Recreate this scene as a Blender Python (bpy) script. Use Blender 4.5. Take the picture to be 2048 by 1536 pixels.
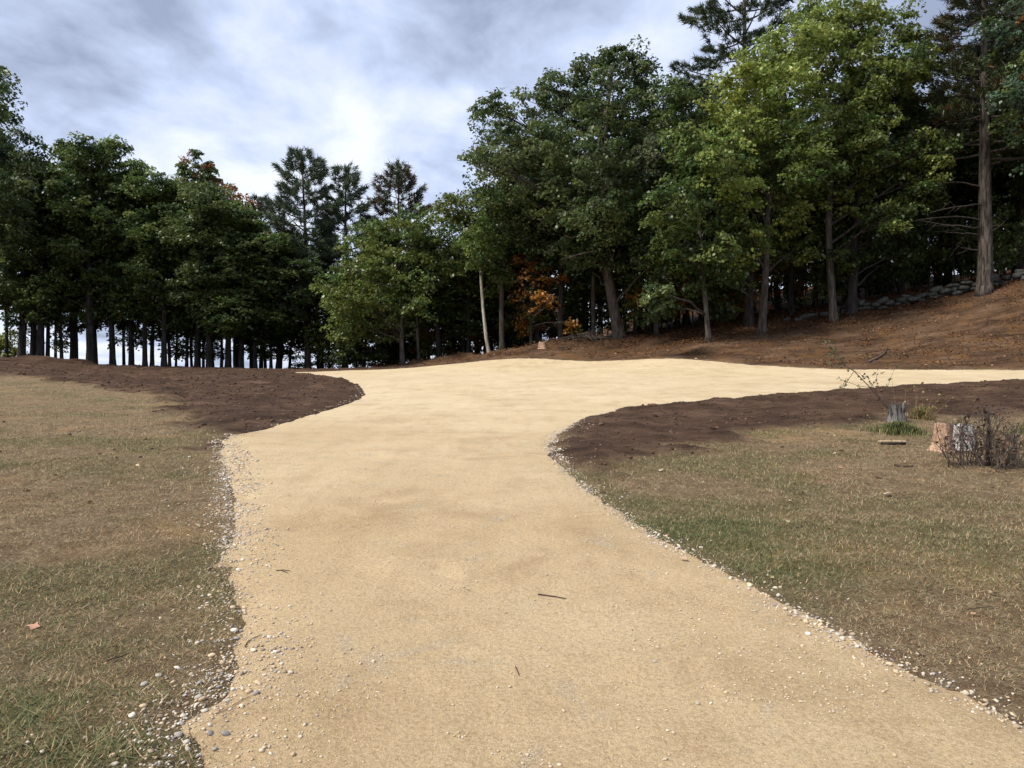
import bpy, math, random
import numpy as np
from mathutils import Vector
R_ = math.radians
for o in list(bpy.data.objects):
    bpy.data.objects.remove(o)
scene = bpy.context.scene
col = scene.collection

# ------------------------------------------------------------------ camera
F_PX, CX, CY, CAM_H = 1500.0, 1024.0, 768.0, 1.6          # photograph pixels (2048 x 1536)
cam_d = bpy.data.cameras.new('camera')
cam_d.sensor_width = 36.0
cam_d.lens = 36.0 * F_PX / 2048.0
cam_d.clip_start, cam_d.clip_end = 0.05, 9000.0
cam = bpy.data.objects.new('camera', cam_d)
col.objects.link(cam)
cam.location = (0, 0, CAM_H)
cam.rotation_euler = (R_(90), 0, 0)
scene.camera = cam

# ------------------------------------------------------------------ sky, sun, exposure
SUN_EL, SUN_AZ = 50.0, 242.0          # azimuth clockwise from +Y (north): light comes from the left, a little behind
world = bpy.data.worlds.new('World')
scene.world = world
world.use_nodes = True
nt = world.node_tree
nt.nodes.clear()
def N(tree, kind, **kw):
    n = tree.nodes.new(kind)
    for k, v in kw.items():
        if k == 'inp':
            for kk, vv in v.items():
                n.inputs[kk].default_value = vv
        else:
            setattr(n, k, v)
    return n
def L(tree, a, b):
    tree.links.new(a, b)
w_out = N(nt, 'ShaderNodeOutputWorld')
w_bg = N(nt, 'ShaderNodeBackground', inp={'Strength': 0.1})
w_sky = N(nt, 'ShaderNodeTexSky', sky_type='NISHITA', sun_disc=False, sun_elevation=R_(SUN_EL), sun_rotation=R_(SUN_AZ))
w_tc = N(nt, 'ShaderNodeTexCoord')
w_sep = N(nt, 'ShaderNodeSeparateXYZ')
L(nt, w_tc.outputs['Generated'], w_sep.inputs[0])
w_zc = N(nt, 'ShaderNodeMath', operation='ADD', inp={1: 0.16})
w_zm = N(nt, 'ShaderNodeMath', operation='MAXIMUM', inp={1: 0.05})
L(nt, w_sep.outputs['Z'], w_zc.inputs[0]); L(nt, w_zc.outputs[0], w_zm.inputs[0])
w_dx = N(nt, 'ShaderNodeMath', operation='DIVIDE'); w_dy = N(nt, 'ShaderNodeMath', operation='DIVIDE')
L(nt, w_sep.outputs['X'], w_dx.inputs[0]); L(nt, w_zm.outputs[0], w_dx.inputs[1])
L(nt, w_sep.outputs['Y'], w_dy.inputs[0]); L(nt, w_zm.outputs[0], w_dy.inputs[1])
w_cmb = N(nt, 'ShaderNodeCombineXYZ')
L(nt, w_dx.outputs[0], w_cmb.inputs[0]); L(nt, w_dy.outputs[0], w_cmb.inputs[1])
w_map = N(nt, 'ShaderNodeMapping', inp={'Location': (3.1, 1.7, 0.0), 'Scale': (1.0, 0.75, 1.0)})
L(nt, w_cmb.outputs[0], w_map.inputs[0])
w_n1 = N(nt, 'ShaderNodeTexNoise', inp={'Scale': 1.35, 'Detail': 7.0, 'Roughness': 0.52, 'Distortion': 0.35})
w_n2 = N(nt, 'ShaderNodeTexNoise', inp={'Scale': 4.2, 'Detail': 6.0, 'Roughness': 0.55, 'Distortion': 0.2})
L(nt, w_map.outputs[0], w_n1.inputs['Vector']); L(nt, w_map.outputs[0], w_n2.inputs['Vector'])
w_mixn = N(nt, 'ShaderNodeMath', operation='MULTIPLY_ADD', inp={1: 0.55})
L(nt, w_n2.outputs[0], w_mixn.inputs[0]); L(nt, w_n1.outputs[0], w_mixn.inputs[2])
w_ramp = N(nt, 'ShaderNodeValToRGB')
cr = w_ramp.color_ramp
cr.elements[0].position = 0.63; cr.elements[0].color = (0.225, 0.265, 0.365, 1)
cr.elements[1].position = 0.97; cr.elements[1].color = (0.62, 0.65, 0.72, 1)
e = cr.elements.new(0.79); e.color = (0.405, 0.465, 0.62, 1)
w_hz = N(nt, 'ShaderNodeMapRange', inp={1: 0.0, 2: 0.45, 3: 0.10, 4: -0.03})       # the cloud sheet thins towards the horizon
L(nt, w_sep.outputs['Z'], w_hz.inputs[0])
w_add = N(nt, 'ShaderNodeMath', operation='ADD')
L(nt, w_mixn.outputs[0], w_add.inputs[0]); L(nt, w_hz.outputs[0], w_add.inputs[1])
L(nt, w_add.outputs[0], w_ramp.inputs[0])
w_mul = N(nt, 'ShaderNodeVectorMath', operation='SCALE', inp={'Scale': 10.0})
L(nt, w_ramp.outputs[0], w_mul.inputs[0])
w_mix = N(nt, 'ShaderNodeMix', data_type='RGBA', inp={0: 0.92})
L(nt, w_sky.outputs[0], w_mix.inputs[6]); L(nt, w_mul.outputs[0], w_mix.inputs[7])
L(nt, w_mix.outputs[2], w_bg.inputs['Color']); L(nt, w_bg.outputs[0], w_out.inputs[0])

sun_d = bpy.data.lights.new('sun', 'SUN')
sun_d.energy = 3.5
sun_d.angle = R_(14)
sun_d.color = (1.0, 0.93, 0.82)
sun = bpy.data.objects.new('sun', sun_d)
col.objects.link(sun)
az, el = R_(SUN_AZ), R_(SUN_EL)
sdir = Vector((math.sin(az) * math.cos(el), math.cos(az) * math.cos(el), math.sin(el)))
sun.rotation_euler = sdir.to_track_quat('Z', 'Y').to_euler()
sun.location = (-20, -5, 40)

vs = scene.view_settings
vs.view_transform = 'Standard'; vs.look = 'None'; vs.exposure = 0.75; vs.gamma = 1.0; vs.use_curve_mapping = False
scene.render.engine = 'CYCLES'
cy = scene.cycles
cy.max_bounces = 6; cy.diffuse_bounces = 3; cy.glossy_bounces = 2; cy.transmission_bounces = 3; cy.transparent_max_bounces = 4
cy.caustics_reflective = False; cy.caustics_refractive = False
cy.use_denoising = True

# ------------------------------------------------------------------ numeric helpers
rng = np.random.default_rng(11)
random.seed(11)
_tab = np.random.default_rng(5).random((256, 256))
def vnoise(x, y, s=1.0, seed=0):
    x = np.asarray(x, float) / s + seed * 17.31; y = np.asarray(y, float) / s + seed * 9.73
    xi = np.floor(x).astype(int); yi = np.floor(y).astype(int)
    fx = x - xi; fy = y - yi
    fx = fx * fx * (3 - 2 * fx); fy = fy * fy * (3 - 2 * fy)
    a = _tab[xi & 255, yi & 255]; b = _tab[(xi + 1) & 255, yi & 255]
    c = _tab[xi & 255, (yi + 1) & 255]; d = _tab[(xi + 1) & 255, (yi + 1) & 255]
    return (a * (1 - fx) + b * fx) * (1 - fy) + (c * (1 - fx) + d * fx) * fy
def fbm(x, y, s=1.0, o=4, seed=0):
    t = 0; amp = 0.5; tot = 0
    for k in range(o):
        t = t + amp * vnoise(x, y, s / 2 ** k, seed + k * 3); tot += amp; amp *= 0.55
    return t / tot
def smooth(a, b, x):
    t = np.clip((np.asarray(x, float) - a) / (b - a), 0, 1)
    return t * t * (3 - 2 * t)
def at(px, py, d):
    """the point a photo pixel shows when it lies d metres ahead"""
    return np.array([(px - CX) / F_PX * d, d, CAM_H - (py - CY) / F_PX * d])

# ------------------------------------------------------------------ terrain (thin-plate fit through estimated ground points)
ctrl = []
for py in (1536, 1200, 1000, 900):
    d = CAM_H / (0.05 + (py - CY) / F_PX)
    for px in (-500, 200, 1024, 1800, 2500):
        ctrl.append(at(px, py, d))
for px, py, d in [(1110, 890, 12.2), (720, 790, 24.7), (440, 875, 13.2), (1250, 815, 19.3), (1500, 795, 21.3), (1750, 777, 23.6), (2048, 760, 26),
                  (2400, 748, 27), (-200, 800, 22), (0, 760, 33), (0, 722, 50), (-400, 712, 50), (300, 735, 52), (300, 790, 24.5), (420, 760, 34), (555, 745, 46),
                  (555, 740, 52), (820, 736, 46), (820, 732, 50), (900, 760, 31), (1180, 723, 42), (1500, 730, 36), (1300, 760, 29), (2048, 741, 30), (2400, 735, 31),
                  (1240, 687, 47), (1415, 685, 42), (1525, 668, 43), (1665, 645, 44), (1970, 587, 43), (2200, 545, 42), (980, 714, 50), (1085, 696, 47),
                  (1860, 905, 11.3), (1790, 847, 15.6), (2048, 690, 34), (1750, 700, 37.5), (1860, 825, 18)]:
    ctrl.append(at(px, py, d))
for p in [(5, -6, -.3), (-5, -6, -.3), (40, -10, -.2), (-40, -10, -.3), (-45, 12, .7), (45, 8, 1.0), (30, 60, 8.6), (30, 95, 13), (12, 62, 6.4), (12, 95, 9),
          (-5, 66, 1.8), (-5, 95, -4), (-20, 66, 1.6), (-30, 95, -5), (-40, 66, 2.0), (-70, 50, 3.2), (-70, 95, -5), (65, 40, 9.5), (65, 90, 15), (60, 22, 4)]:
    ctrl.append(np.array(p, float))
ctrl = np.array(ctrl)
def _phi(r2):
    return np.where(r2 > 1e-12, 0.5 * r2 * np.log(np.maximum(r2, 1e-12)), 0)
_n = len(ctrl)
_K = _phi(((ctrl[:, None, :2] - ctrl[None, :, :2]) ** 2).sum(2)) + np.eye(_n) * 1.5
_P = np.c_[np.ones(_n), ctrl[:, :2]]
_A = np.block([[_K, _P], [_P.T, np.zeros((3, 3))]])
_w = np.linalg.solve(_A, np.r_[ctrl[:, 2], np.zeros(3)])
def tz(x, y):
    x = np.atleast_1d(np.asarray(x, float)); y = np.atleast_1d(np.asarray(y, float))
    sh = x.shape; xf = x.ravel(); yf = y.ravel(); out = np.empty_like(xf)
    for i in range(0, len(xf), 40000):
        a = xf[i:i + 40000]; b = yf[i:i + 40000]
        ac = np.clip(a, -75, 70); bc = np.clip(b, -12, 98)
        r2 = (ac[:, None] - ctrl[None, :, 0]) ** 2 + (bc[:, None] - ctrl[None, :, 1]) ** 2
        z = _phi(r2) @ _w[:_n] + _w[_n] + _w[_n + 1] * ac + _w[_n + 2] * bc
        far = smooth(0, 160, np.hypot(a - ac, b - bc))
        out[i:i + 40000] = z * (1 - far) - 9.0 * far
    return out.reshape(sh)
def tz1(x, y):
    return float(tz(x, y)[0])
_ds = np.concatenate([np.arange(1.5, 20, .02), np.arange(20, 110, .1)])
def hit(px, py):
    """where the photo pixel meets the terrain"""
    x = (px - CX) / F_PX * _ds; z = CAM_H - (py - CY) / F_PX * _ds
    g = tz(x, _ds)
    k = np.argmax(z < g)
    if not (z < g).any():
        k = np.argmin(np.abs(z - g))
    return np.array([x[k], _ds[k], g[k]])
def poly_from(lst):
    out = []
    for p in lst:
        if len(p) == 3 and p[2] == 'w':
            out.append((p[0], p[1]))
        elif len(p) == 3:
            q = at(*p); out.append((q[0], q[1]))
        else:
            q = hit(*p); out.append((q[0], q[1]))
    return np.array(out)
def sdf(poly, x, y):
    """signed distance, positive inside"""
    x = np.asarray(x, float).ravel(); y = np.asarray(y, float).ravel()
    best = np.full(x.shape, 1e9); ins = np.zeros(x.shape, bool)
    n = len(poly)
    for i in range(n):
        x0, y0 = poly[i]; x1, y1 = poly[(i + 1) % n]
        dx, dy = x1 - x0, y1 - y0
        t = np.clip(((x - x0) * dx + (y - y0) * dy) / (dx * dx + dy * dy + 1e-12), 0, 1)
        best = np.minimum(best, np.hypot(x - x0 - t * dx, y - y0 - t * dy))
        c = (y0 > y) != (y1 > y)
        with np.errstate(divide='ignore', invalid='ignore'):
            xc = (x1 - x0) * (y - y0) / (y1 - y0 + 1e-15) + x0
        ins ^= c & (x < xc)
    return np.where(ins, best, -best)

drive_poly = poly_from([(-1.65, -7, 'w'), (-1.45, 0, 'w'), (-1.25, 2.0, 'w'), (395, 1536), (372, 1440), (440, 1395), (470, 1330), (480, 1250), (462, 1180), (468, 1100), (468, 1000), (452, 930),
                        (436, 885), (446, 876), (520, 860), (600, 836), (680, 812), (716, 797), (724, 788), (714, 778, 29.5), (680, 766, 34), (620, 753, 40.5), (556, 745, 46),
                        (700, 741, 47), (820, 737, 46), (1000, 730, 44.5), (1100, 726, 43.2), (1180, 723, 42), (1350, 726, 39.3), (1500, 730, 36), (1700, 734.5, 33), (2048, 741, 30), (2500, 744, 27.5),
                        (2500, 750, 25.5), (2048, 760, 26), (1900, 767, 25), (1750, 777, 23.6), (1600, 787, 22.2), (1500, 794, 21.3), (1350, 806, 20.0), (1250, 816, 19.0), (1170, 842), (1112, 872),
                        (1100, 890), (1106, 905), (1132, 935), (1172, 975), (1250, 1035), (1350, 1092), (1450, 1146), (1560, 1206), (1700, 1280), (1800, 1332), (1900, 1382), (2048, 1452), (2.6, 2.2, 'w'), (2.9, 0, 'w'), (3.0, -7, 'w')])
soilL_poly = poly_from([(780, 788), (770, 808), (640, 850), (540, 880), (450, 886), (405, 868), (360, 848), (330, 822), (335, 800), (260, 786), (170, 772), (90, 757), (0, 750), (-300, 748),
                        (-60, 49, 'w'), (-60, 62, 'w'), (-16, 62, 'w'), (-2, 60, 'w'), (5, 47, 'w'), (1000, 730, 44.5), (820, 742, 43), (600, 748, 43), (660, 756, 39), (740, 768, 33)])
soilR_poly = poly_from([(1060, 890), (1072, 865), (1150, 830), (1240, 804, 20.5), (1350, 797, 21.3), (1500, 788, 22.3), (1750, 772, 24.6), (2048, 755, 27), (2500, 747, 26.5), (2500, 830), (2048, 832), (1900, 838), (1800, 836), (1700, 848),
                        (1560, 862), (1450, 892), (1350, 926), (1200, 946), (1118, 936), (1075, 915)])
bank_poly = poly_from([(820, 737, 46.0), (1000, 730, 44.5), (1180, 723, 42), (1350, 726, 39.3), (1500, 730, 36), (1700, 734.5, 33), (2048, 741, 30), (2500, 744, 27.5), (60, 26, 'w'), (60, 43, 'w'),
                       (2200, 545, 43), (1970, 587, 44.5), (1665, 645, 45.5), (1525, 668, 44.5), (1415, 680, 44.5), (1240, 687, 48), (1085, 693, 49), (980, 714, 51), (830, 733, 50)])
wood_poly = np.array([(-80, 54), (-30, 53.5), (-14, 53), (-6, 51.5), (-1, 50.5), (3, 48.5), (7, 47.5), (11, 44), (15, 44), (19, 45), (27, 44.5), (36, 43), (65, 42), (70, 120), (-80, 120)], float)

# ------------------------------------------------------------------ mesh helpers
def mesh_np(name, V, F, mat=None, tint=None, attr='tint', smooth_sh=False):
    V = np.asarray(V, np.float32); F = np.asarray(F, np.int32)
    k = F.shape[1]
    me = bpy.data.meshes.new(name)
    me.vertices.add(len(V)); me.vertices.foreach_set('co', V.ravel())
    me.loops.add(F.size); me.loops.foreach_set('vertex_index', F.ravel())
    me.polygons.add(len(F)); me.polygons.foreach_set('loop_start', np.arange(0, F.size, k, dtype=np.int32))
    if smooth_sh:
        me.polygons.foreach_set('use_smooth', np.ones(len(F), bool))
    me.update(calc_edges=True)
    if tint is not None:
        t = np.asarray(tint, np.float32)
        if t.shape[1] == 3:
            t = np.c_[t, np.ones(len(t), np.float32)]
        a = me.color_attributes.new(name=attr, type='FLOAT_COLOR', domain='POINT')
        a.data.foreach_set('color', t.ravel().astype(np.float32))
    if mat is not None:
        me.materials.append(mat)
    return me
def obj(name, me, parent=None, loc=None, **props):
    o = bpy.data.objects.new(name, me)
    col.objects.link(o)
    if parent is not None:
        o.parent = parent
    if loc is not None:
        o.location = loc
    for k, v in props.items():
        o[k] = v
    return o
def thing(name, label, cat, loc=(0, 0, 0), rz=0.0, group=None):
    o = bpy.data.objects.new(name, None)
    col.objects.link(o)
    o.empty_display_size = 0.2
    o.location = loc; o.rotation_euler = (0, 0, rz)
    o['label'] = label; o['category'] = cat
    if group:
        o['group'] = group
    return o
def tube(pts, radii, sides=8, rough=0.0, seed=0, cap=True):
    """ring tube along a polyline -> V, F(quads)"""
    pts = np.asarray(pts, float); radii = np.asarray(radii, float); n = len(pts)
    tg = np.gradient(pts, axis=0); tg /= np.linalg.norm(tg, axis=1)[:, None] + 1e-9
    ref = np.array([0.0, 1.0, 0.0]) if abs(tg[0][1]) < 0.9 else np.array([1.0, 0, 0])
    r = np.random.default_rng(seed)
    th = np.linspace(0, 2 * np.pi, sides, endpoint=False)
    V = []
    ridge = r.normal(0, 1, sides)
    for i in range(n):
        u = np.cross(tg[i], ref); u /= np.linalg.norm(u) + 1e-9
        v = np.cross(tg[i], u)
        rr = radii[i] * (1 + rough * (0.6 * ridge + 0.6 * r.normal(0, 1, sides)))
        V.append(pts[i] + np.outer(np.cos(th) * rr, u) + np.outer(np.sin(th) * rr, v))
    V = np.concatenate(V)
    F = []
    for i in range(n - 1):
        for j in range(sides):
            F.append((i * sides + j, i * sides + (j + 1) % sides, (i + 1) * sides + (j + 1) % sides, (i + 1) * sides + j))
    if cap:
        for base, flip in ((0, True), ((n - 1) * sides, False)):
            for j in range(1, sides - 1, 2):
                q = (base, base + j, base + j + 1, base + min(j + 2, sides - 1))
                if q[2] == q[3]:
                    q = (base, base + j - 1, base + j, base + j + 1)
                F.append(q[::-1] if flip else q)
    return V, np.array(F)
def merge(parts):
    Vs, Fs, o = [], [], 0
    for V, F in parts:
        Vs.append(V); Fs.append(np.asarray(F) + o); o += len(V)
    return np.concatenate(Vs), np.concatenate(Fs)
def bez(a, b, c, n=6):
    t = np.linspace(0, 1, n)[:, None]
    return (1 - t) ** 2 * a + 2 * t * (1 - t) * b + t * t * c

# ------------------------------------------------------------------ materials
def new_mat(name):
    m = bpy.data.materials.new(name); m.use_nodes = True
    t = m.node_tree
    b = t.nodes['Principled BSDF']
    b.inputs['Roughness'].default_value = 0.9
    b.inputs['Specular IOR Level'].default_value = 0.2
    return m, t, b
def noise(t, scale, detail=5, rough=0.6, vec=None, dist=0.0):
    n = N(t, 'ShaderNodeTexNoise', inp={'Scale': scale, 'Detail': detail, 'Roughness': rough, 'Distortion': dist})
    if vec is not None:
        L(t, vec, n.inputs['Vector'])
    return n.outputs[0]
def ramp(t, fac, stops):
    r = N(t, 'ShaderNodeValToRGB')
    for i, (p, c) in enumerate(stops):
        e = r.color_ramp.elements[i] if i < 2 else r.color_ramp.elements.new(p)
        e.position = p; e.color = (*c, 1)
    L(t, fac, r.inputs[0])
    return r.outputs[0]
def mixc(t, fac, a, b, mode='MIX'):
    m = N(t, 'ShaderNodeMix', data_type='RGBA', blend_type=mode)
    for sock, v in ((0, fac), (6, a), (7, b)):
        if isinstance(v, (int, float)):
            m.inputs[sock].default_value = v
        elif isinstance(v, tuple):
            m.inputs[sock].default_value = (*v, 1)
        else:
            L(t, v, m.inputs[sock])
    return m.outputs[2]
def bump(t, b, h, dist, strength=1.0):
    n = N(t, 'ShaderNodeBump', inp={'Strength': strength, 'Distance': dist})
    L(t, h, n.inputs['Height']); L(t, n.outputs[0], b.inputs['Normal'])
def mth(t, op, a, b=None, c=None):
    n = N(t, 'ShaderNodeMath', operation=op)
    for i, v in enumerate((a, b, c)):
        if v is None: continue
        if isinstance(v, (int, float)): n.inputs[i].default_value = v
        else: L(t, v, n.inputs[i])
    return n.outputs[0]
def geo_pos(t):
    return N(t, 'ShaderNodeNewGeometry').outputs['Position']

def mat_leaf(name, transl=0.42, rough=0.42, spec=0.5, var=0.35):
    m, t, b = new_mat(name)
    a = N(t, 'ShaderNodeAttribute', attribute_name='tint')
    oi = N(t, 'ShaderNodeObjectInfo')
    k = mth(t, 'MULTIPLY_ADD', oi.outputs['Random'], var, 1.0 - var / 2)
    c = N(t, 'ShaderNodeVectorMath', operation='SCALE')
    L(t, a.outputs['Color'], c.inputs[0]); L(t, k, c.inputs['Scale'])
    L(t, c.outputs[0], b.inputs['Base Color'])
    b.inputs['Roughness'].default_value = rough; b.inputs['Specular IOR Level'].default_value = spec
    tr = N(t, 'ShaderNodeBsdfTranslucent')
    L(t, c.outputs[0], tr.inputs['Color'])
    mx = N(t, 'ShaderNodeMixShader', inp={0: transl})
    L(t, b.outputs[0], mx.inputs[1]); L(t, tr.outputs[0], mx.inputs[2])
    L(t, mx.outputs[0], t.nodes['Material Output'].inputs['Surface'])
    return m
def mat_tint(name, rough=0.85, spec=0.2):
    m, t, b = new_mat(name)
    a = N(t, 'ShaderNodeAttribute', attribute_name='tint')
    L(t, a.outputs['Color'], b.inputs['Base Color'])
    b.inputs['Roughness'].default_value = rough; b.inputs['Specular IOR Level'].default_value = spec
    return m
def mat_bark(name, c0, c1, sc=9.0, bd=0.03, patch=None):
    m, t, b = new_mat(name)
    tc = N(t, 'ShaderNodeTexCoord')
    mp = N(t, 'ShaderNodeMapping', inp={'Scale': (1.0, 1.0, 0.16)})
    L(t, tc.outputs['Object'], mp.inputs[0])
    n1 = noise(t, sc, 6, 0.7, mp.outputs[0], 0.4)
    n2 = noise(t, 1.3, 3, 0.5, tc.outputs['Object'])
    c = ramp(t, n1, [(0.40, c0), (0.60, c1)])
    if patch:
        c = mixc(t, ramp(t, n2, [(0.55, (0, 0, 0)), (0.66, (1, 1, 1))]), c, patch)
    else:
        c = mixc(t, 0.5, c, ramp(t, n2, [(0.3, (.5, .5, .5)), (0.7, (1, 1, 1))]), 'MULTIPLY')
    L(t, c, b.inputs['Base Color'])
    bump(t, b, n1, bd)
    return m
M_bark_dark = mat_bark('bark_dark', (.018, .015, .013), (.060, .052, .046))
M_bark_limb = mat_bark('bark_limb', (.025, .021, .018), (.085, .073, .062))
M_bark_grey = mat_bark('bark_grey', (.035, .029, .024), (.125, .107, .090))
M_bark_pine = mat_bark('bark_pine', (.026, .021, .018), (.15, .126, .108), 8.0, 0.09)
M_birch = mat_bark('bark_birch', (.20, .18, .14), (.50, .46, .38), 5.0, 0.008)
M_leaf = mat_leaf('leaf')
M_needle = mat_leaf('needle', 0.12, 0.5, 0.3, 0.3)
M_blade = mat_leaf('grass_blade', 0.2, 0.7, 0.2, 0.0)

def mat_ground():
    m, t, b = new_mat('ground_cover')
    a = N(t, 'ShaderNodeAttribute', attribute_name='zone')
    sp = N(t, 'ShaderNodeSeparateColor'); L(t, a.outputs['Color'], sp.inputs[0])
    soil, bank, green = sp.outputs[0], sp.outputs[1], sp.outputs[2]
    litter = a.outputs['Alpha']
    p = geo_pos(t)
    nf = noise(t, 38, 6, 0.75, p); nm = noise(t, 5.0, 6, 0.65, p, 0.3); nl = noise(t, 0.8, 5, 0.6, p)
    nff = noise(t, 130, 4, 0.7, p)
    # worn autumn lawn: straw, brown thatch, green where it still grows
    straw = ramp(t, nf, [(0.34, (.070, .048, .028)), (0.50, (.24, .178, .102)), (0.66, (.44, .350, .218))])
    thatch = ramp(t, nff, [(0.34, (.060, .039, .023)), (0.66, (.28, .190, .112))])
    lawn = mixc(t, ramp(t, nm, [(0.40, (0, 0, 0)), (0.62, (1, 1, 1))]), straw, thatch)
    grn = ramp(t, nf, [(0.30, (.030, .040, .014)), (0.70, (.145, .165, .060))])
    gfac = mth(t, 'MULTIPLY', green, mth(t, 'MULTIPLY_ADD', nm, 1.6, -0.1))
    tan = ramp(t, noise(t, 0.55, 5, 0.62, p, 0.5), [(0.54, (0, 0, 0)), (0.66, (.5, .5, .5))])
    lawn = mixc(t, tan, lawn, ramp(t, nf, [(0.3, (.20, .115, .048)), (0.68, (.50, .335, .165))]))
    lawn = mixc(t, gfac, lawn, grn)
    # dark spread topsoil
    so = ramp(t, nf, [(0.28, (.024, .015, .010)), (0.55, (.072, .045, .030)), (0.78, (.145, .098, .070))])
    so = mixc(t, ramp(t, nl, [(0.42, (0, 0, 0)), (0.68, (.75, .75, .75))]), so, ramp(t, nf, [(0.3, (.075, .046, .030)), (0.7, (.185, .125, .085))]))
    mps = N(t, 'ShaderNodeMapping', inp={'Scale': (0.55, 2.6, 1.0), 'Rotation': (0, 0, 0.5)}); L(t, p, mps.inputs[0])
    nst = noise(t, 1.5, 6, 0.7, mps.outputs[0], 0.3)
    so = mixc(t, 0.8, so, ramp(t, nst, [(0.36, (.48, .46, .45)), (0.62, (1.35, 1.25, 1.18))]), 'MULTIPLY')
    # rust-brown cut bank
    mpb = N(t, 'ShaderNodeMapping', inp={'Scale': (0.35, 1.0, 1.0)}); L(t, p, mpb.inputs[0])
    nb = noise(t, 1.1, 6, 0.7, mpb.outputs[0], 0.4)
    bk = ramp(t, nb, [(0.32, (.040, .025, .016)), (0.50, (.100, .062, .038)), (0.66, (.175, .116, .075))])
    bk = mixc(t, ramp(t, nl, [(0.50, (0, 0, 0)), (0.62, (.6, .6, .6))]), bk, (.165, .088, .038))
    bk = mixc(t, 0.85, bk, ramp(t, nf, [(0.33, (.30, .27, .25)), (0.60, (1.25, 1.2, 1.15))]), 'MULTIPLY')
    # leaf litter of the wood floor
    li = ramp(t, nf, [(0.3, (.028, .016, .010)), (0.55, (.115, .058, .028)), (0.75, (.24, .125, .060))])
    c = mixc(t, soil, lawn, so)
    c = mixc(t, bank, c, bk)
    c = mixc(t, litter, c, li)
    L(t, c, b.inputs['Base Color'])
    b.inputs['Specular IOR Level'].default_value = 0.1
    h = mth(t, 'ADD', mth(t, 'MULTIPLY', nm, 1.2), mth(t, 'MULTIPLY', nf, 0.7))
    bump(t, b, h, 0.07, 1.0)
    return m
M_ground = mat_ground()

def mat_drive():
    m, t, b = new_mat('crushed_gravel')
    p = geo_pos(t)
    nl = noise(t, 0.33, 5, 0.6, p); nm = noise(t, 2.2, 6, 0.65, p, 0.3); nf = noise(t, 45, 5, 0.75, p); nff = noise(t, 170, 3, 0.7, p)
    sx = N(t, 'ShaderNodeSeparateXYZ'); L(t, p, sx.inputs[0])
    far_pale = N(t, 'ShaderNodeMapRange', inp={1: 5.0, 2: 24.0, 3: 0.0, 4: 1.0}); L(t, mth(t, 'MULTIPLY_ADD', nl, 9.0, mth(t, 'ADD', sx.outputs['Y'], -4.5)), far_pale.inputs[0])
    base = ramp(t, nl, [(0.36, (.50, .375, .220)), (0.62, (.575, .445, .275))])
    base = mixc(t, far_pale.outputs[0], base, ramp(t, nl, [(0.36, (.56, .455, .295)), (0.62, (.62, .515, .345))]))    # stone colour turns paler further ahead, edge broken by noise
    base = mixc(t, ramp(t, nm, [(0.48, (0, 0, 0)), (0.72, (.55, .55, .55))]), base, mixc(t, 0.35, base, (.36, .25, .14)))
    base = mixc(t, 0.75, base, ramp(t, nff, [(0.30, (.50, .47, .42)), (0.66, (1.2, 1.2, 1.2))]), 'MULTIPLY')
    base = mixc(t, 0.6, base, ramp(t, nf, [(0.30, (.50, .45, .40)), (0.56, (1.1, 1.1, 1.1))]), 'MULTIPLY')
    mott = noise(t, 0.9, 7, 0.72, p, 0.6)
    base = mixc(t, ramp(t, mott, [(0.50, (0, 0, 0)), (0.64, (.65, .65, .65))]), base, mixc(t, 0.6, base, (.62, .56, .50), 'MULTIPLY'))
    mpt = N(t, 'ShaderNodeMapping', inp={'Scale': (2.4, 0.35, 1.0), 'Rotation': (0, 0, 0.12)}); L(t, p, mpt.inputs[0])
    trk = noise(t, 1.2, 5, 0.6, mpt.outputs[0], 0.2)
    base = mixc(t, ramp(t, trk, [(0.48, (0, 0, 0)), (0.66, (.35, .35, .35))]), base, mixc(t, 0.7, base, (.74, .70, .66), 'MULTIPLY'))
    rough_f = ramp(t, noise(t, 1.7, 4, 0.6, p, 0.8), [(0.60, (0, 0, 0)), (0.68, (1, 1, 1))])
    grit = ramp(t, noise(t, 75, 3, 0.8, p), [(0.38, (.16, .13, .10)), (0.52, (.42, .34, .23)), (0.64, (.66, .58, .44))])
    base = mixc(t, mth(t, 'MULTIPLY', rough_f, .6), base, grit)
    # pale and grey grains
    vo = N(t, 'ShaderNodeTexVoronoi', inp={'Scale': 75.0, 'Randomness': 1.0}); L(t, p, vo.inputs['Vector'])
    vs_ = N(t, 'ShaderNodeSeparateColor'); L(t, vo.outputs['Color'], vs_.inputs[0])
    pick = mth(t, 'GREATER_THAN', vs_.outputs[0], 0.90)
    near = mth(t, 'LESS_THAN', vo.outputs['Distance'], 0.3)
    stone = ramp(t, vs_.outputs[1], [(0.0, (.30, .25, .19)), (0.4, (.60, .51, .37)), (1.0, (.74, .68, .56))])
    base = mixc(t, mth(t, 'MULTIPLY', mth(t, 'MULTIPLY', pick, near), 0.5), base, stone)
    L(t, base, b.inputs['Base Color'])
    b.inputs['Specular IOR Level'].default_value = 0.15
    h = mth(t, 'ADD', mth(t, 'MULTIPLY', nm, 1.0), mth(t, 'ADD', mth(t, 'MULTIPLY', nf, 0.4), mth(t, 'MULTIPLY', nff, 0.18)))
    bump(t, b, h, 0.04, 1.0)
    return m
M_drive = mat_drive()

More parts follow.
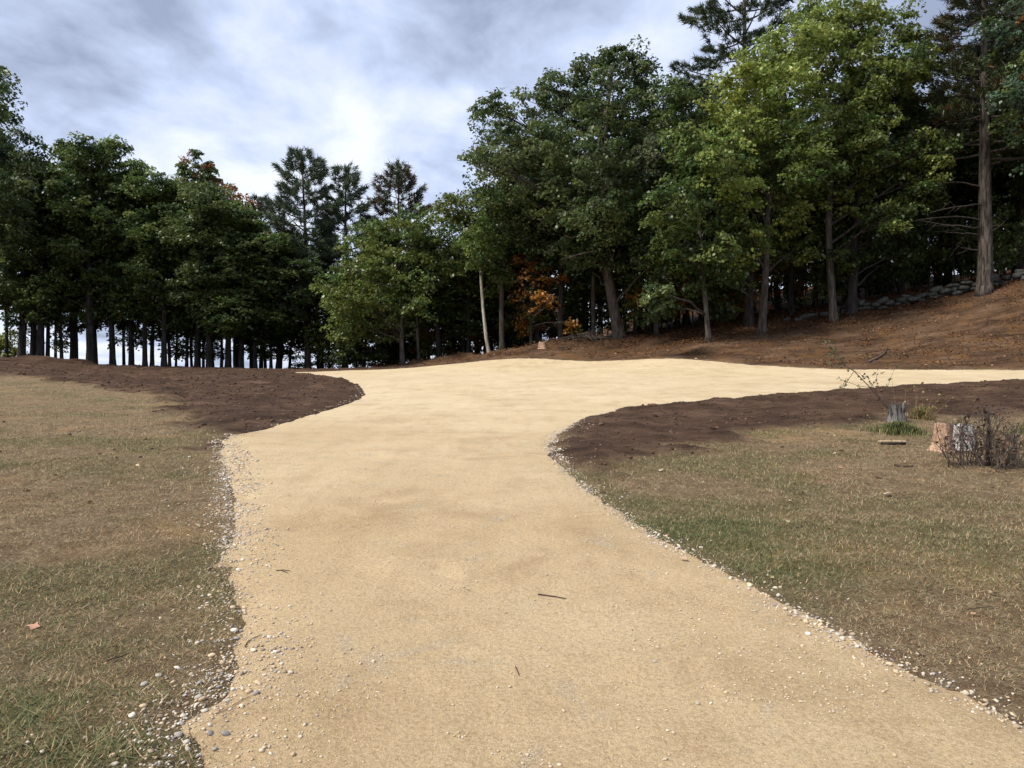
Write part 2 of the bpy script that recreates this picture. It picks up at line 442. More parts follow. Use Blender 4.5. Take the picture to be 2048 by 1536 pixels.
# ------------------------------------------------------------------ ground sheet and driveway
def axis(segs):
    out = [segs[0][0]]
    for a, b_, s in segs:
        n = max(1, int(round((b_ - a) / s)))
        out += list(np.linspace(a, b_, n + 1)[1:])
    return np.array(out)
def geom(a, b_, n):
    return list(np.geomspace(a, b_, n))
ys = axis([(-12, -2, 1.0), (-2, 2, 0.25), (2, 9, 0.05), (9, 18, 0.075), (18, 32, 0.14), (32, 56, 0.22), (56, 100, 1.2)])
ys = np.r_[-np.array(geom(20, 3000, 12))[::-1], ys, geom(108, 6000, 26)]
xp = axis([(0, 7, 0.06), (7, 13, 0.1), (13, 32, 0.2), (32, 75, 1.2)])
xp = np.r_[xp, geom(85, 6000, 24)]
xs = np.r_[-xp[:0:-1], xp]
GX, GY = np.meshgrid(xs, ys)
gx, gy = GX.ravel(), GY.ravel()
base_z = tz(gx, gy)
sd_drive = np.full(gx.shape, -99.0); inr = (np.abs(gx) < 50) & (gy > -12) & (gy < 60)
def sd_in(poly):
    o = np.full(gx.shape, -99.0); o[inr] = sdf(poly, gx[inr], gy[inr]); return o
sd_drive = sd_in(drive_poly); sd_sl = sd_in(soilL_poly); sd_sr = sd_in(soilR_poly); sd_bk = sd_in(bank_poly)
sd_wd = sdf(wood_poly, gx, gy)
jit = (fbm(gx, gy, 1.6, 4, 2) - 0.5)
jit2 = (fbm(gx, gy, 0.5, 4, 8) - 0.5)
def soil_mask(x, y, sl, sr, j, j2):
    a = smooth(-0.45, 0.45, sl + j * 1.8 + j2 * 0.9) ; b_ = smooth(-0.45, 0.45, sr + j * 1.8 + j2 * 1.2)
    return np.maximum(a, b_)
Zsoil = soil_mask(gx, gy, sd_sl, sd_sr, jit, jit2)
Zbank = smooth(-0.6, 0.6, sd_bk + jit * 1.5) * (1 - 0.0)
Zlit = smooth(-2.2, 1.2, sd_wd + jit * 4.0)
def green_mask(x, y):
    g = smooth(0.46, 0.68, fbm(x, y, 1.3, 4, 21)) * 0.5
    # strip of living grass beside the right edge of the drive, and the damp corner bottom left
    for (px, py, rx, ry, k) in [(1380, 1060, 1.5, .8, 1.0), (1560, 1140, .9, .6, .8), (1470, 1095, 1.0, 0.6, .85), (1290, 1010, .5, .4, .8), (40, 1440, .5, .5, .7), (150, 1290, .7, .35, .45), (160, 1510, .5, .3, .7), (1960, 1130, 1.0, .7, .4), (1850, 1010, 1.6, .6, .4), (200, 930, 1.2, .6, .35), (180, 945, .9, .4, .4)]:
        c = _gc.setdefault((px, py), hit(px, py))
        q = ((x - c[0]) / rx) ** 2 + ((y - c[1]) / ry) ** 2
        g = np.maximum(g, k * np.exp(-q * 1.2))
    return np.clip(g, 0, 1)
_gc = {}
Zgreen = green_mask(gx, gy) * (1 - Zsoil)
under = smooth(-0.02, 0.22, sd_drive)
def relief(x, y, so, bk, lit):
    near = 1 - smooth(60, 90, np.hypot(x, y))
    r = (fbm(x, y, 1.7, 3, 31) - .5) * 0.08 + (fbm(x, y, 0.28, 3, 33) - .5) * 0.055
    r = r + so * ((fbm(x, y, 0.55, 4, 35) - .45) * 0.17 + (fbm(x * .4 + y * .9, y * .3 - x * .2, 0.45, 3, 36) - .5) * 0.10 + 0.06) + bk * ((fbm(x, y, 1.3, 5, 37) - .5) * 0.28) + lit * (fbm(x, y, 1.1, 4, 39) - .5) * 0.25
    for off in (0.0, 1.5, 3.4, 4.7):
        q = x + 13.5 + off * 1.05 + (y - 30) * .48 + (fbm(x, y, 3.0, 2, 41) - .5) * 1.2
        r = r - so * 0.075 * np.exp(-(q / .22) ** 2) * (x < -3) * (.5 + vnoise(x, y, .25, 43))
    return r * near
gz = base_z + relief(gx, gy, Zsoil, Zbank, Zlit) * (1 - 0.8 * smooth(-.6, .1, sd_drive) * (1 - .6 * Zsoil)) - 0.09 * under
# windrow of pushed-up leaves and earth along the foot of the wood, and a low heap at the far left
def ridge(x, y, pts, w, h):
    dmin = np.full(x.shape, 1e9)
    for (x0, y0), (x1, y1) in zip(pts[:-1], pts[1:]):
        dx, dy = x1 - x0, y1 - y0
        t = np.clip(((x - x0) * dx + (y - y0) * dy) / (dx * dx + dy * dy), 0, 1)
        dmin = np.minimum(dmin, np.hypot(x - x0 - t * dx, y - y0 - t * dy))
    return h * np.exp(-(dmin / w) ** 2)
_windrow = [tuple(at(*q)[:2]) for q in [(830, 728, 49.5), (900, 722, 49.5), (1000, 712, 48.5), (1085, 700, 47.5), (1180, 690, 47), (1260, 686, 46.5), (1330, 682, 45)]]
_mound = [(-37.5, 51.2), (-32.8, 51.2), (-29.5, 51.5)]
def extras(x, y):
    return ridge(x, y, _windrow, 0.55, 0.30) * (0.5 + vnoise(x, y, 0.9, 4)) + ridge(x, y, _mound, 0.8, 0.32) * (0.5 + vnoise(x, y, 1.1, 6))
gz += np.where(inr, extras(gx, gy), 0)
zone = np.c_[Zsoil, Zbank, Zgreen, Zlit]
ny_, nx_ = GX.shape
idx = np.arange(ny_ * nx_).reshape(ny_, nx_)
def quads(ix):
    return np.stack([ix[:-1, :-1], ix[:-1, 1:], ix[1:, 1:], ix[1:, :-1]], -1).reshape(-1, 4)
_r0, _r1 = int(np.searchsorted(ys, -2.0)), int(np.searchsorted(ys, 56.0)); _c = np.unique(np.r_[np.arange(0, nx_, 5), nx_ - 1])
Q = np.concatenate([quads(idx[:_r0 + 1][:, _c]), quads(idx[_r0:_r1 + 1]), quads(idx[_r1:][:, _c])])       # fewer columns behind the camera and beyond the crest
def sub_mesh(name, V, Fq, at_, mat):
    used, inv = np.unique(Fq, return_inverse=True)
    return mesh_np(name, V[used], inv.reshape(-1, 4), mat, at_[used], 'zone', True)
GV = np.c_[gx, gy, gz]
fs = lambda a: a[Q].mean(1)
hidden = fs(sd_drive) > 1.2                                 # wholly below the drive
f_wood = fs(Zlit) > .5; f_bank = (fs(Zbank) > .5) & ~f_wood; f_soil = (fs(Zsoil) > .5) & ~f_wood & ~f_bank
f_lawn = ~(f_wood | f_bank | f_soil)
qc = GV[Q].mean(1)
f_lawn_near = f_lawn & (np.abs(qc[:, 0]) < 45) & (qc[:, 1] < 56) & (qc[:, 1] > -12)
for nm, mk, lb in (('lawn', f_lawn_near & ~hidden, 'worn brown autumn lawn with green patches beside the driveway'),
                   ('topsoil', f_soil & ~hidden, 'dark brown freshly spread topsoil along the driveway edges'),
                   ('hillside', f_bank & ~hidden, 'rust-brown bare earth bank rising to the trees'),
                   ('forest_floor', f_wood & ~hidden, 'shaded forest floor covered with fallen leaves'),
                   ('ground', f_lawn & ~f_lawn_near & ~hidden, 'open ground beyond the trees')):
    if mk.any():
        o = obj(nm, sub_mesh(nm, GV, Q[mk], zone, M_ground))
        o['kind'] = 'structure'; o['label'] = lb; o['category'] = nm.replace('_', ' ')

def drive_z(x, y, sd):
    e = 0.062 * smooth(-0.45, 0.30, sd + (fbm(x, y, .30, 4, 57) - .5) * .34) - 0.045
    return tz(x, y) + e + (fbm(x, y, 0.45, 3, 51) - .5) * 0.022 * (1 - smooth(.2, .9, sd) * .7) + (fbm(x, y, 2.4, 3, 53) - .5) * 0.03
dx_ = axis([(-17, -4, 0.12), (-4, 4, 0.05), (4, 8, 0.08), (8, 32, 0.16)])
dy_ = axis([(-7, 2, 0.2), (2, 9, 0.05), (9, 18, 0.075), (18, 34, 0.12), (34, 49, 0.2)])
DX, DY = np.meshgrid(dx_, dy_)
dsd = sdf(drive_poly, DX, DY).reshape(DX.shape)
dz = drive_z(DX.ravel(), DY.ravel(), dsd.ravel())
# shallow footprints and scuffs
for px, py, s in [(870, 1135, .12), (885, 1155, .12), (960, 1185, .11), (655, 1055, .3), (690, 1150, .35), (1010, 860, .5), (910, 815, .5)]:
    c = hit(px, py)
    q = ((DX.ravel() - c[0]) / s) ** 2 + ((DY.ravel() - c[1]) / (s * 1.1)) ** 2
    dz -= np.exp(-q * 2) * 0.02 * (0.4 + 1.2 * vnoise(DX.ravel(), DY.ravel(), 0.08, 9))
DV = np.c_[DX.ravel(), DY.ravel(), dz]
di = np.arange(DX.size).reshape(DX.shape)
DQ = np.stack([di[:-1, :-1], di[:-1, 1:], di[1:, 1:], di[1:, :-1]], -1).reshape(-1, 4)
keep = dsd.ravel()[DQ].max(1) > -0.4
u_, inv_ = np.unique(DQ[keep], return_inverse=True)
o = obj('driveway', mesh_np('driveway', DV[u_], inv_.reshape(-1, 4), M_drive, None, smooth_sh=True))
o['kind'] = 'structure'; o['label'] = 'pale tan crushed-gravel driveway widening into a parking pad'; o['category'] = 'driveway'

def ground_z(x, y):
    x = np.atleast_1d(np.asarray(x, float)); y = np.atleast_1d(np.asarray(y, float))
    j = fbm(x, y, 1.6, 4, 2) - .5; j2 = fbm(x, y, .5, 4, 8) - .5
    sl, sr, bk = sdf(soilL_poly, x, y), sdf(soilR_poly, x, y), sdf(bank_poly, x, y)
    so = soil_mask(x, y, sl, sr, j, j2); b_ = smooth(-.6, .6, bk + j * 1.5); li = smooth(-2.2, 1.2, sdf(wood_poly, x, y) + j * 4)
    sd = sdf(drive_poly, x, y)
    z = tz(x, y) + relief(x, y, so, b_, li) * (1 - .8 * smooth(-.6, .1, sd) * (1 - .6 * so)) - .09 * smooth(-.02, .22, sd) + extras(x, y)
    zd = np.where(sd > -0.4, drive_z(x, y, sd), -1e3)
    return np.maximum(z, zd), sd, so, b_, li
def gz1(x, y):
    return float(ground_z(x, y)[0][0])

# ------------------------------------------------------------------ foliage builders
def leaf_arrays(C, rad, tint, n, size, r, flat=0.35, droop=0.35, jitter=0.25, wide=0.70, pitch=-18, psd=32):
    S = len(C)
    q = np.sqrt(r.random((S, n))); ang = r.random((S, n)) * 2 * np.pi
    px = q * np.cos(ang) * rad[:, None]; py = q * np.sin(ang) * rad[:, None]
    # every spray is tilted a little
    tx = r.normal(0, .28, (S, 1)); ty = r.normal(0, .28, (S, 1))
    pz = r.normal(0, 1, (S, n)) * flat * rad[:, None] * .55 - droop * q ** 2 * rad[:, None] + px * tx + py * ty
    P = C[:, None, :] + np.stack([px, py, pz], -1)
    yaw = ang + r.normal(0, .9, (S, n)); pit = np.radians(r.normal(pitch, psd, (S, n))); rol = np.radians(r.normal(0, 30, (S, n)))
    f = np.stack([np.cos(yaw) * np.cos(pit), np.sin(yaw) * np.cos(pit), np.sin(pit)], -1)
    s0 = np.stack([-np.sin(yaw), np.cos(yaw), np.zeros_like(yaw)], -1)
    up = np.cross(f, s0)
    s = s0 * np.cos(rol)[..., None] + up * np.sin(rol)[..., None]
    nn = np.cross(f, s)
    Ls = size * (0.65 + 0.7 * r.random((S, n)))[..., None]
    W = Ls * wide * .5
    v0 = P - f * Ls * .5; v2 = P + f * Ls * .5 - nn * Ls * .10
    v1 = P + s * W + nn * Ls * .10; v3 = P - s * W + nn * Ls * .10
    V = np.stack([v0, v1, v2, v3], 2).reshape(-1, 3)
    F = np.arange(len(V)).reshape(-1, 4)
    t = tint[:, None, :] * (1 + jitter * r.normal(0, 1, (S, n, 1))) * (1 + .07 * r.normal(0, 1, (S, n, 3)))
    T = np.repeat(np.clip(t, .004, 1).reshape(-1, 3), 4, 0)
    return V, F, T
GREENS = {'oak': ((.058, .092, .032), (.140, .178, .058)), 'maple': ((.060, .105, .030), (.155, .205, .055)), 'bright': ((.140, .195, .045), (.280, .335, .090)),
          'dark': ((.032, .060, .022), (.076, .116, .038)), 'grey': ((.090, .120, .060), (.165, .192, .098)), 'orange': ((.26, .105, .018), (.42, .21, .040)), 'rust': ((.18, .075, .028), (.30, .145, .055)),
          'yellow': ((.17, .215, .040), (.31, .335, .080)), 'blue': ((.065, .108, .065), (.13, .19, .12)), 'olive': ((.075, .105, .024), (.160, .185, .046))}
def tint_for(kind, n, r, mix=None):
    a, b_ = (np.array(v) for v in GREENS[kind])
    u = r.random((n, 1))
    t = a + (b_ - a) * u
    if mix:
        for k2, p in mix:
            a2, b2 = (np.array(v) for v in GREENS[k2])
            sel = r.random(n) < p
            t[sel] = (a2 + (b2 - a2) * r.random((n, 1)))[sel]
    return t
def build_crown(lobes, r, size=0.2, per=44, dens=5.5, spray=0.62, base_kind='oak', mix=None):
    """lobes: (x, y, z, radius[, kind]) -> crown arrays and spray centres per lobe"""
    Vs, Fs, Ts, o, cents = [], [], [], 0, []
    for lb in lobes:
        x, y, z, rad = lb[:4]; kind = lb[4] if len(lb) > 4 and lb[4] else base_kind
        ns = max(5, int(dens * rad * rad * 1.6))
        u = r.normal(0, 1, (ns, 3)); u /= np.linalg.norm(u, axis=1)[:, None]
        rr = (0.35 + 0.65 * r.random(ns) ** .5)[:, None] * rad * (0.8 + .4 * r.random((ns, 1)))
        C = np.array([x, y, z]) + u * rr * np.array([1, 1, .78])
        t = tint_for(kind, ns, r, mix)
        V, F, T = leaf_arrays(C, spray * (.6 + .7 * r.random(ns)), t, per, size, r)
        Vs.append(V); Fs.append(F + o); Ts.append(T); o += len(V); cents.append(C)
    return np.concatenate(Vs), np.concatenate(Fs), np.concatenate(Ts), cents
def trunk_mesh(name, pts, radii, mat, seed, sides=12, flare=True):
    pts = np.asarray(pts, float); radii = np.asarray(radii, float)
    n = 15
    s = np.r_[0, np.cumsum(np.linalg.norm(np.diff(pts, axis=0), axis=1))]
    q = np.r_[0, .25, .6, np.linspace(1.2, s[-1], n - 3)] if s[-1] > 3 else np.linspace(0, s[-1], n)
    P = np.stack([np.interp(q, s, pts[:, k]) for k in range(3)], 1); rr = np.interp(q, s, radii)
    r = np.random.default_rng(seed)
    P[3:, :2] += np.cumsum(r.normal(0, radii[0] * .10, (n - 3, 2)), 0) * .6
    if flare:
        rr[0] *= 1.28; rr[1] *= 1.14; rr[2] *= 1.05
    P[0, 2] -= .25
    V, F = tube(P, rr, sides, 0.045, seed)
    return mesh_np(name, V, F, mat, smooth_sh=True), P, rr
def limbs_arrays(P, rr, lobes, cents, r, thick=1.0, zmin=1.5, twigs=4):
    parts = []
    for lb, C in zip(lobes, cents):
        c = np.array(lb[:3]); rad = lb[3]
        hd = np.hypot(c[0] - np.interp(c[2], P[:, 2], P[:, 0]), c[1] - np.interp(c[2], P[:, 2], P[:, 1]))
        z0 = np.clip(c[2] - .45 * hd - .35 * rad, max(zmin, P[3, 2]), P[-1, 2] * .97)
        a = np.array([np.interp(z0, P[:, 2], P[:, 0]), np.interp(z0, P[:, 2], P[:, 1]), z0])
        r0 = min(np.interp(z0, P[:, 2], rr) * .55, .02 + .022 * rad + .008 * hd) * thick
        mid = (a + c) / 2 + np.array([0, 0, .12 * hd]) + r.normal(0, .12 * rad, 3)
        pts = bez(a, mid, c, 7); pts[1:-1] += r.normal(0, .05 * rad, (5, 3))
        parts.append(tube(pts, np.linspace(r0, r0 * .38, 7), 6, .05, int(r.integers(1e6)), False))
        for k in r.choice(len(C), min(twigs, len(C)), replace=False):
            st = pts[r.integers(3, 7)]
            m2 = (st + C[k]) / 2 + r.normal(0, .15 * rad, 3)
            parts.append(tube(bez(st, m2, C[k], 5), np.linspace(r0 * .34, .008, 5), 4, 0, 0, False))
    return merge(parts)
class Proto: pass
def make_deciduous(key, pts, radii, lobes, seed, bark, kind='oak', mix=None, size=.2, per=44, dens=5.5, spray=.62, leaf=M_leaf, twigs=4, thick=1.0):
    r = np.random.default_rng(seed); p = Proto()
    p.trunk, P, rr = trunk_mesh(key + '_trunk', pts, radii, bark, seed)
    V, F, T, cents = build_crown(lobes, r, size, per, dens, spray, kind, mix)
    p.crown = mesh_np(key + '_crown', V, F, leaf, T)
    p.parts = [('trunk', p.trunk), ('crown', p.crown)]
    LV, LF = limbs_arrays(P, rr, lobes, cents, r, thick, twigs=twigs)
    p.limbs = mesh_np(key + '_limbs', LV, LF, M_bark_limb, smooth_sh=True)
    p.parts.append(('limbs', p.limbs))
    return p
def place(p, name, label, loc, rz=0.0, sxy=1.0, sz=1.0, trunk_k=1.0, group=None, cat='tree', tilt=(0, 0)):
    t = thing(name, label, cat, loc, rz, group)
    t.scale = (sxy, sxy, sz); t.rotation_euler = (tilt[0], tilt[1], rz)
    for nm, me in p.parts:
        o = obj(nm, me, t)
        if nm == 'trunk' and trunk_k != 1.0:
            o.scale = (trunk_k, trunk_k, 1)
        if nm in ('crown', 'needles', 'limbs', 'branches'):
            o['kind'] = 'stuff'
    return t
def generic_lobes(r, h0, h1, R, n, rl, top_taper=.75):
    out = []
    for i in range(n):
        f = (i + .5) / n
        z = h0 + (h1 - h0 - rl * .6) * f
        env = R * (math.sin(math.pi * min(1, max(.06, .18 + .70 * f))) ** .7) * (1 if f < .6 else 1 - (f - .6) * top_taper)
        a = i * 2.4 + r.random() * .9; q = env * (.35 + .6 * r.random())
        out.append((math.cos(a) * q, math.sin(a) * q, z + r.normal(0, .3), rl * (.75 + .5 * r.random())))
    out.append((0, 0, h1 - rl * .8, rl * .8))
    return out
def make_conifer(key, H, Rmax, clear, r0, seed, low=.6, kind=((.045, .070, .042), (.105, .135, .075)), nb=62, lean=0.0, brown=0.0, tuft=20, nl=.40, top_open=1.0, bark=None):
    r = np.random.default_rng(seed); p = Proto()
    zs = np.linspace(0, H, 8)
    pts = np.stack([lean * (zs / H) ** 2, r.normal(0, .05, 8), zs], 1); pts[0, 1] = 0
    p.trunk, P, rr = trunk_mesh(key + '_trunk', pts, np.linspace(r0, .03, 8), bark or M_bark_pine, seed)
    parts = []; C = []; D = []; T = []
    for i in range(nb):
        f = (i + r.random() * .8) / nb
        z = clear + (H - clear) * f ** .92
        tt = (z - clear) / (H - clear)
        ln = Rmax * (1 - tt) ** .62 * (.55 + .6 * r.random()) * (1 if tt > .12 else low + (1 - low) * tt / .12) + .25
        a = i * 2.39996 + r.normal(0, .35)
        x0 = np.interp(z, P[:, 2], P[:, 0]); y0 = np.interp(z, P[:, 2], P[:, 1])
        st = np.array([x0, y0, z]); dr = np.array([math.cos(a), math.sin(a), 0])
        rise = ln * (.02 + .55 * tt ** 1.5 * top_open + r.normal(0, .06))
        end = st + dr * ln + np.array([0, 0, rise + .10 * ln])
        mid = st + dr * ln * .55 + np.array([0, 0, rise * .35 - .05 * ln])
        bp = bez(st, mid, end, 6)
        rb = .012 + .016 * ln
        parts.append(tube(bp, np.linspace(rb, .008, 6), 5, 0, 0, False))
        nt_ = max(5, int(ln * 10))
        for k in range(nt_):
            u = .30 + .70 * (k + r.random()) / nt_
            c = (1 - u) ** 2 * st + 2 * u * (1 - u) * mid + u * u * end
            sd_ = (1 if k % 2 else -1) * (.15 + .42 * (1 - u) * ln * r.random() + .18 * r.random())
            side = np.array([-dr[1], dr[0], 0]) * sd_
            q = c + side + dr * abs(sd_) * .6 + np.array([0, 0, .06 + r.normal(0, .07)])
            C.append(q); d = side * .5 + dr * .6 + np.array([0, 0, .25]); D.append(d / np.linalg.norm(d)); 
            base = np.array(kind[0]) + (np.array(kind[1]) - np.array(kind[0])) * r.random()
            if r.random() < brown: base = np.array([.10, .055, .024]) * (.7 + .6 * r.random())
            T.append(base)
    for k in range(26):
        z = H - r.random() * 1.6
        C.append(np.array([np.interp(z, P[:, 2], P[:, 0]), np.interp(z, P[:, 2], P[:, 1]), z]) + r.normal(0, .08, 3)); D.append(np.array([r.normal(0, .5), r.normal(0, .5), 1])); T.append(np.array(kind[1]) * .8)
    C = np.array(C); D = np.array(D); D /= np.linalg.norm(D, axis=1)[:, None]; T = np.array(T)
    S = len(C)
    d = D[:, None, :] + r.normal(0, .62, (S, tuft, 3)); d /= np.linalg.norm(d, axis=2)[..., None]
    b0 = C[:, None, :] + r.normal(0, .07, (S, tuft, 3))
    ln = nl * (.6 + .8 * r.random((S, tuft, 1)))
    w = np.cross(d, r.normal(0, 1, (S, tuft, 3))); w /= np.linalg.norm(w, axis=2)[..., None] + 1e-9
    V = np.stack([b0 - w * .030, b0 + w * .030, b0 + d * ln], 2).reshape(-1, 3)
    TT = np.repeat((np.clip(T[:, None, :] * (1 + .22 * r.normal(0, 1, (S, tuft, 1))), .004, 1)).reshape(-1, 3), 3, 0)
    p.needles = mesh_np(key + '_needles', V, np.arange(len(V)).reshape(-1, 3), M_needle, TT)
    LV, LF = merge(parts)
    p.limbs = mesh_np(key + '_branches', LV, LF, bark or M_bark_pine, smooth_sh=True)
    p.parts = [('trunk', p.trunk), ('branches', p.limbs), ('needles', p.needles)]
    return p

# ------------------------------------------------------------------ prototype trees
rp = np.random.default_rng(77)
def generic(key, H, h0, R, r0, n, rl, seed, kind, mix=None, bark=M_bark_dark, lean=.3, size=.22, per=62, dens=5.8):
    r = np.random.default_rng(seed)
    z = np.linspace(0, H * .86, 6)
    pts = np.stack([lean * np.sin(z / H * 2.2 + seed), lean * .7 * np.sin(z / H * 1.7 + seed * 2), z], 1); pts[:, :2] -= pts[0, :2]
    return make_deciduous(key, pts, np.linspace(r0, r0 * .22, 6), generic_lobes(r, h0, H, R, n, rl), seed, bark, kind, mix, size, per, dens)
PD = [generic('grove_a', 17.5, 4.5, 3.9, .30, 15, 1.7, 1, 'oak', [('maple', .25)]), generic('grove_b', 17.5, 4.0, 3.4, .28, 13, 1.6, 2, 'maple', [('dark', .3)]),
      generic('grove_c', 17.5, 5.0, 4.3, .32, 16, 1.7, 3, 'oak', [('dark', .3)]), generic('grove_d', 17.5, 3.6, 3.0, .26, 13, 1.5, 4, 'maple', [('oak', .3)])]
PS = [generic('slim_a', 15, 3.2, 1.9, .17, 12, 1.1, 5, 'dark', [('oak', .4)]), generic('slim_b', 15, 2.6, 1.8, .15, 12, 1.05, 6, 'maple', [('dark', .4)])]
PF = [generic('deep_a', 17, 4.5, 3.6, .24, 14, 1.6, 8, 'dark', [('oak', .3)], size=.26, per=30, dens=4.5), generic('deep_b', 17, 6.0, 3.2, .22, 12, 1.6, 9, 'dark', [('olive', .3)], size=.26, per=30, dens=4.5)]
def understory(key, seed, kind, mix, H=3.6):
    r = np.random.default_rng(seed)
    lob = [(r.normal(0, .9), r.normal(0, .9), H * (.25 + .7 * r.random()), .5 + .45 * r.random()) for _ in range(9)]
    pts = np.array([[0, 0, 0], [.1, .05, H * .4], [.2, -.1, H * .85]])
    return make_deciduous(key, pts, [.05, .035, .015], lob, seed, M_bark_dark, kind, mix, .17, 30, 8.0, .42)
PU = [understory('under_a', 21, 'olive', [('yellow', .25), ('maple', .3)]), understory('under_b', 22, 'oak', [('maple', .5)], 3.2), understory('under_c', 23, 'orange', [('olive', .3), ('yellow', .2)], 4.2), understory('under_d', 24, 'rust', [('olive', .4)], 3.0)]

# ------------------------------------------------------------------ left grove (trunk px, relative stem width px, distance)
grove = [(14, 7, 55, 's'), (42, 15, 54, 'd'), (66, 13, 55, 'd'), (80, 15, 54, 'd'), (95, 8, 57, 's'), (111, 6, 60, 's'), (124, 7, 56, 's'), (144, 9, 57, 'd'), (153, 8, 59, 's'), (181, 16, 54, 'd'), (193, 7, 58, 's'),
         (225, 12, 55, 'd'), (248, 6, 60, 's'), (261, 8, 56, 's'), (267, 5, 61, 's'), (290, 10, 55, 'd'), (304, 9, 57, 's'), (328, 12, 54, 'd'), (340, 7, 58, 's'), (351, 5, 61, 's'), (373, 7, 57, 's'), (384, 6, 60, 's'), (394, 11, 55, 'd'),
         (407, 6, 59, 's'), (419, 14, 54, 'd'), (428, 5, 61, 's'), (443, 7, 57, 's'), (456, 13, 55, 'd'), (471, 9, 57, 's'), (482, 11, 55, 'd'), (503, 8, 58, 's'), (511, 9, 55, 'd'), (531, 7, 58, 's'), (542, 7, 56, 's'), (556, 9, 57, 'd')]
top_px = [(0, 330), (40, 300), (75, 300), (110, 268), (180, 262), (250, 275), (290, 315), (340, 345), (400, 340), (440, 385), (500, 425), (560, 450)]
ordw = ['first', 'second', 'third', 'fourth', 'fifth', 'sixth', 'seventh', 'eighth', 'ninth', 'tenth', 'eleventh', 'twelfth', 'thirteenth', 'fourteenth', 'fifteenth', 'sixteenth', 'seventeenth', 'eighteenth', 'nineteenth', 'twentieth',
        'twenty-first', 'twenty-second', 'twenty-third', 'twenty-fourth', 'twenty-fifth', 'twenty-sixth', 'twenty-seventh', 'twenty-eighth', 'twenty-ninth', 'thirtieth', 'thirty-first', 'thirty-second', 'thirty-third', 'thirty-fourth', 'thirty-fifth', 'thirty-sixth']
rg = np.random.default_rng(3)
for i, (px, wpx, d, kd) in enumerate(grove):
    x = (px - CX) / F_PX * d; z = gz1(x, d)
    top = np.interp(px, *zip(*top_px)) + (rg.random() * 22 if kd == 'd' else 40 + rg.random() * 90)
    Ht = CAM_H - (top - CY) / F_PX * d - z
    p = PD[i % 4] if kd == 'd' else PS[i % 2]
    H0 = 17.5 if kd == 'd' else 15.0; r0 = {0: .30, 1: .28, 2: .32, 3: .26}[i % 4] if kd == 'd' else (.17, .15)[i % 2]
    sxy = (.86 + .22 * rg.random()) if kd == 'd' else (1.0 + .3 * rg.random())
    want = wpx / F_PX * d / 2
    size_w = 'stout' if wpx >= 12 else ('medium' if wpx >= 9 else 'slender')
    place(p, 'broadleaf_tree', f'{size_w} dark-stemmed tree of the left grove, {ordw[i]} trunk counted from the left', (x, d, z), rg.random() * 6.28, sxy, Ht / H0, want / (r0 * sxy), 'trees of the left grove', tilt=(rg.normal(0, .012), rg.normal(0, .018)))

# ------------------------------------------------------------------ hero trees built from lobes read off the photograph
def hero(name, label, base_px, base_py, d, trunk_px, lobes_px, seed, bark, kind, mix=None, group=None, w0=20, w1=6, size=.205, per=66, dens=6.0, spray=.6, depth=2.2, twigs=5, thick=1.0):
    """trunk_px: (px, py) above the base; lobes_px: (px, py, radius px[, kind])"""
    r = np.random.default_rng(seed)
    b = at(base_px, base_py, d); bz = gz1(b[0], b[1]); B = np.array([b[0], b[1], bz])
    T = [np.zeros(3)] + [at(px, py, d) - B for px, py in trunk_px]
    rad = np.linspace(w0, w1, len(T)) / F_PX * d / 2
    lobes = []
    for lb in lobes_px:
        dy = r.normal(-.35 * depth, depth * .6); dd = d + dy
        q = at(lb[0], lb[1], dd) - B
        lobes.append((q[0], q[1], q[2], lb[2] / F_PX * dd, lb[3] if len(lb) > 3 else None))
    # the crown goes on round the back, where the photograph does not show it
    for lb in lobes_px[::2]:
        dy = depth * (.9 + .8 * r.random()); q = at(lb[0] + r.normal(0, 15), lb[1] + 25, d + dy) - B
        lobes.append((q[0], q[1], q[2], lb[2] / F_PX * d, lb[3] if len(lb) > 3 else None))
    p = make_deciduous(name + str(seed), np.array(T), rad, lobes, seed, bark, kind, mix, size, per, dens, spray, twigs=twigs, thick=thick)
    return place(p, name, label, tuple(B), group=group)

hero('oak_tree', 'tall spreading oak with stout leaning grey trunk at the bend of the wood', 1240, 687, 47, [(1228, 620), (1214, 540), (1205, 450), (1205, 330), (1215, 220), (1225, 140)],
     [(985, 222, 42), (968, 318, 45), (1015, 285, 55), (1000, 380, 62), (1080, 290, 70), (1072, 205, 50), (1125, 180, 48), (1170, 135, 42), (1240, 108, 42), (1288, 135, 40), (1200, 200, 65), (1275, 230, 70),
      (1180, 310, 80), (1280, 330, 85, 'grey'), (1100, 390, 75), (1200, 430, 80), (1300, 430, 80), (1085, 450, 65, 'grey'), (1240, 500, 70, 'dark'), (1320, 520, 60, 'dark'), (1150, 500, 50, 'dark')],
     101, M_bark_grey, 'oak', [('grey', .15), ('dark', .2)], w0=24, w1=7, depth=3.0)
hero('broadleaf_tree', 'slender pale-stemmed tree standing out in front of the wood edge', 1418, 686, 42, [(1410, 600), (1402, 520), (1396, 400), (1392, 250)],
     [(1345, 178, 40), (1375, 235, 55), (1395, 320, 65), (1350, 410, 65), (1400, 480, 65), (1340, 500, 50), (1430, 400, 60), (1380, 560, 45, 'dark'), (1320, 590, 35, 'dark')], 102, M_bark_grey, 'maple', [('dark', .35), ('oak', .2)], w0=11, w1=4)
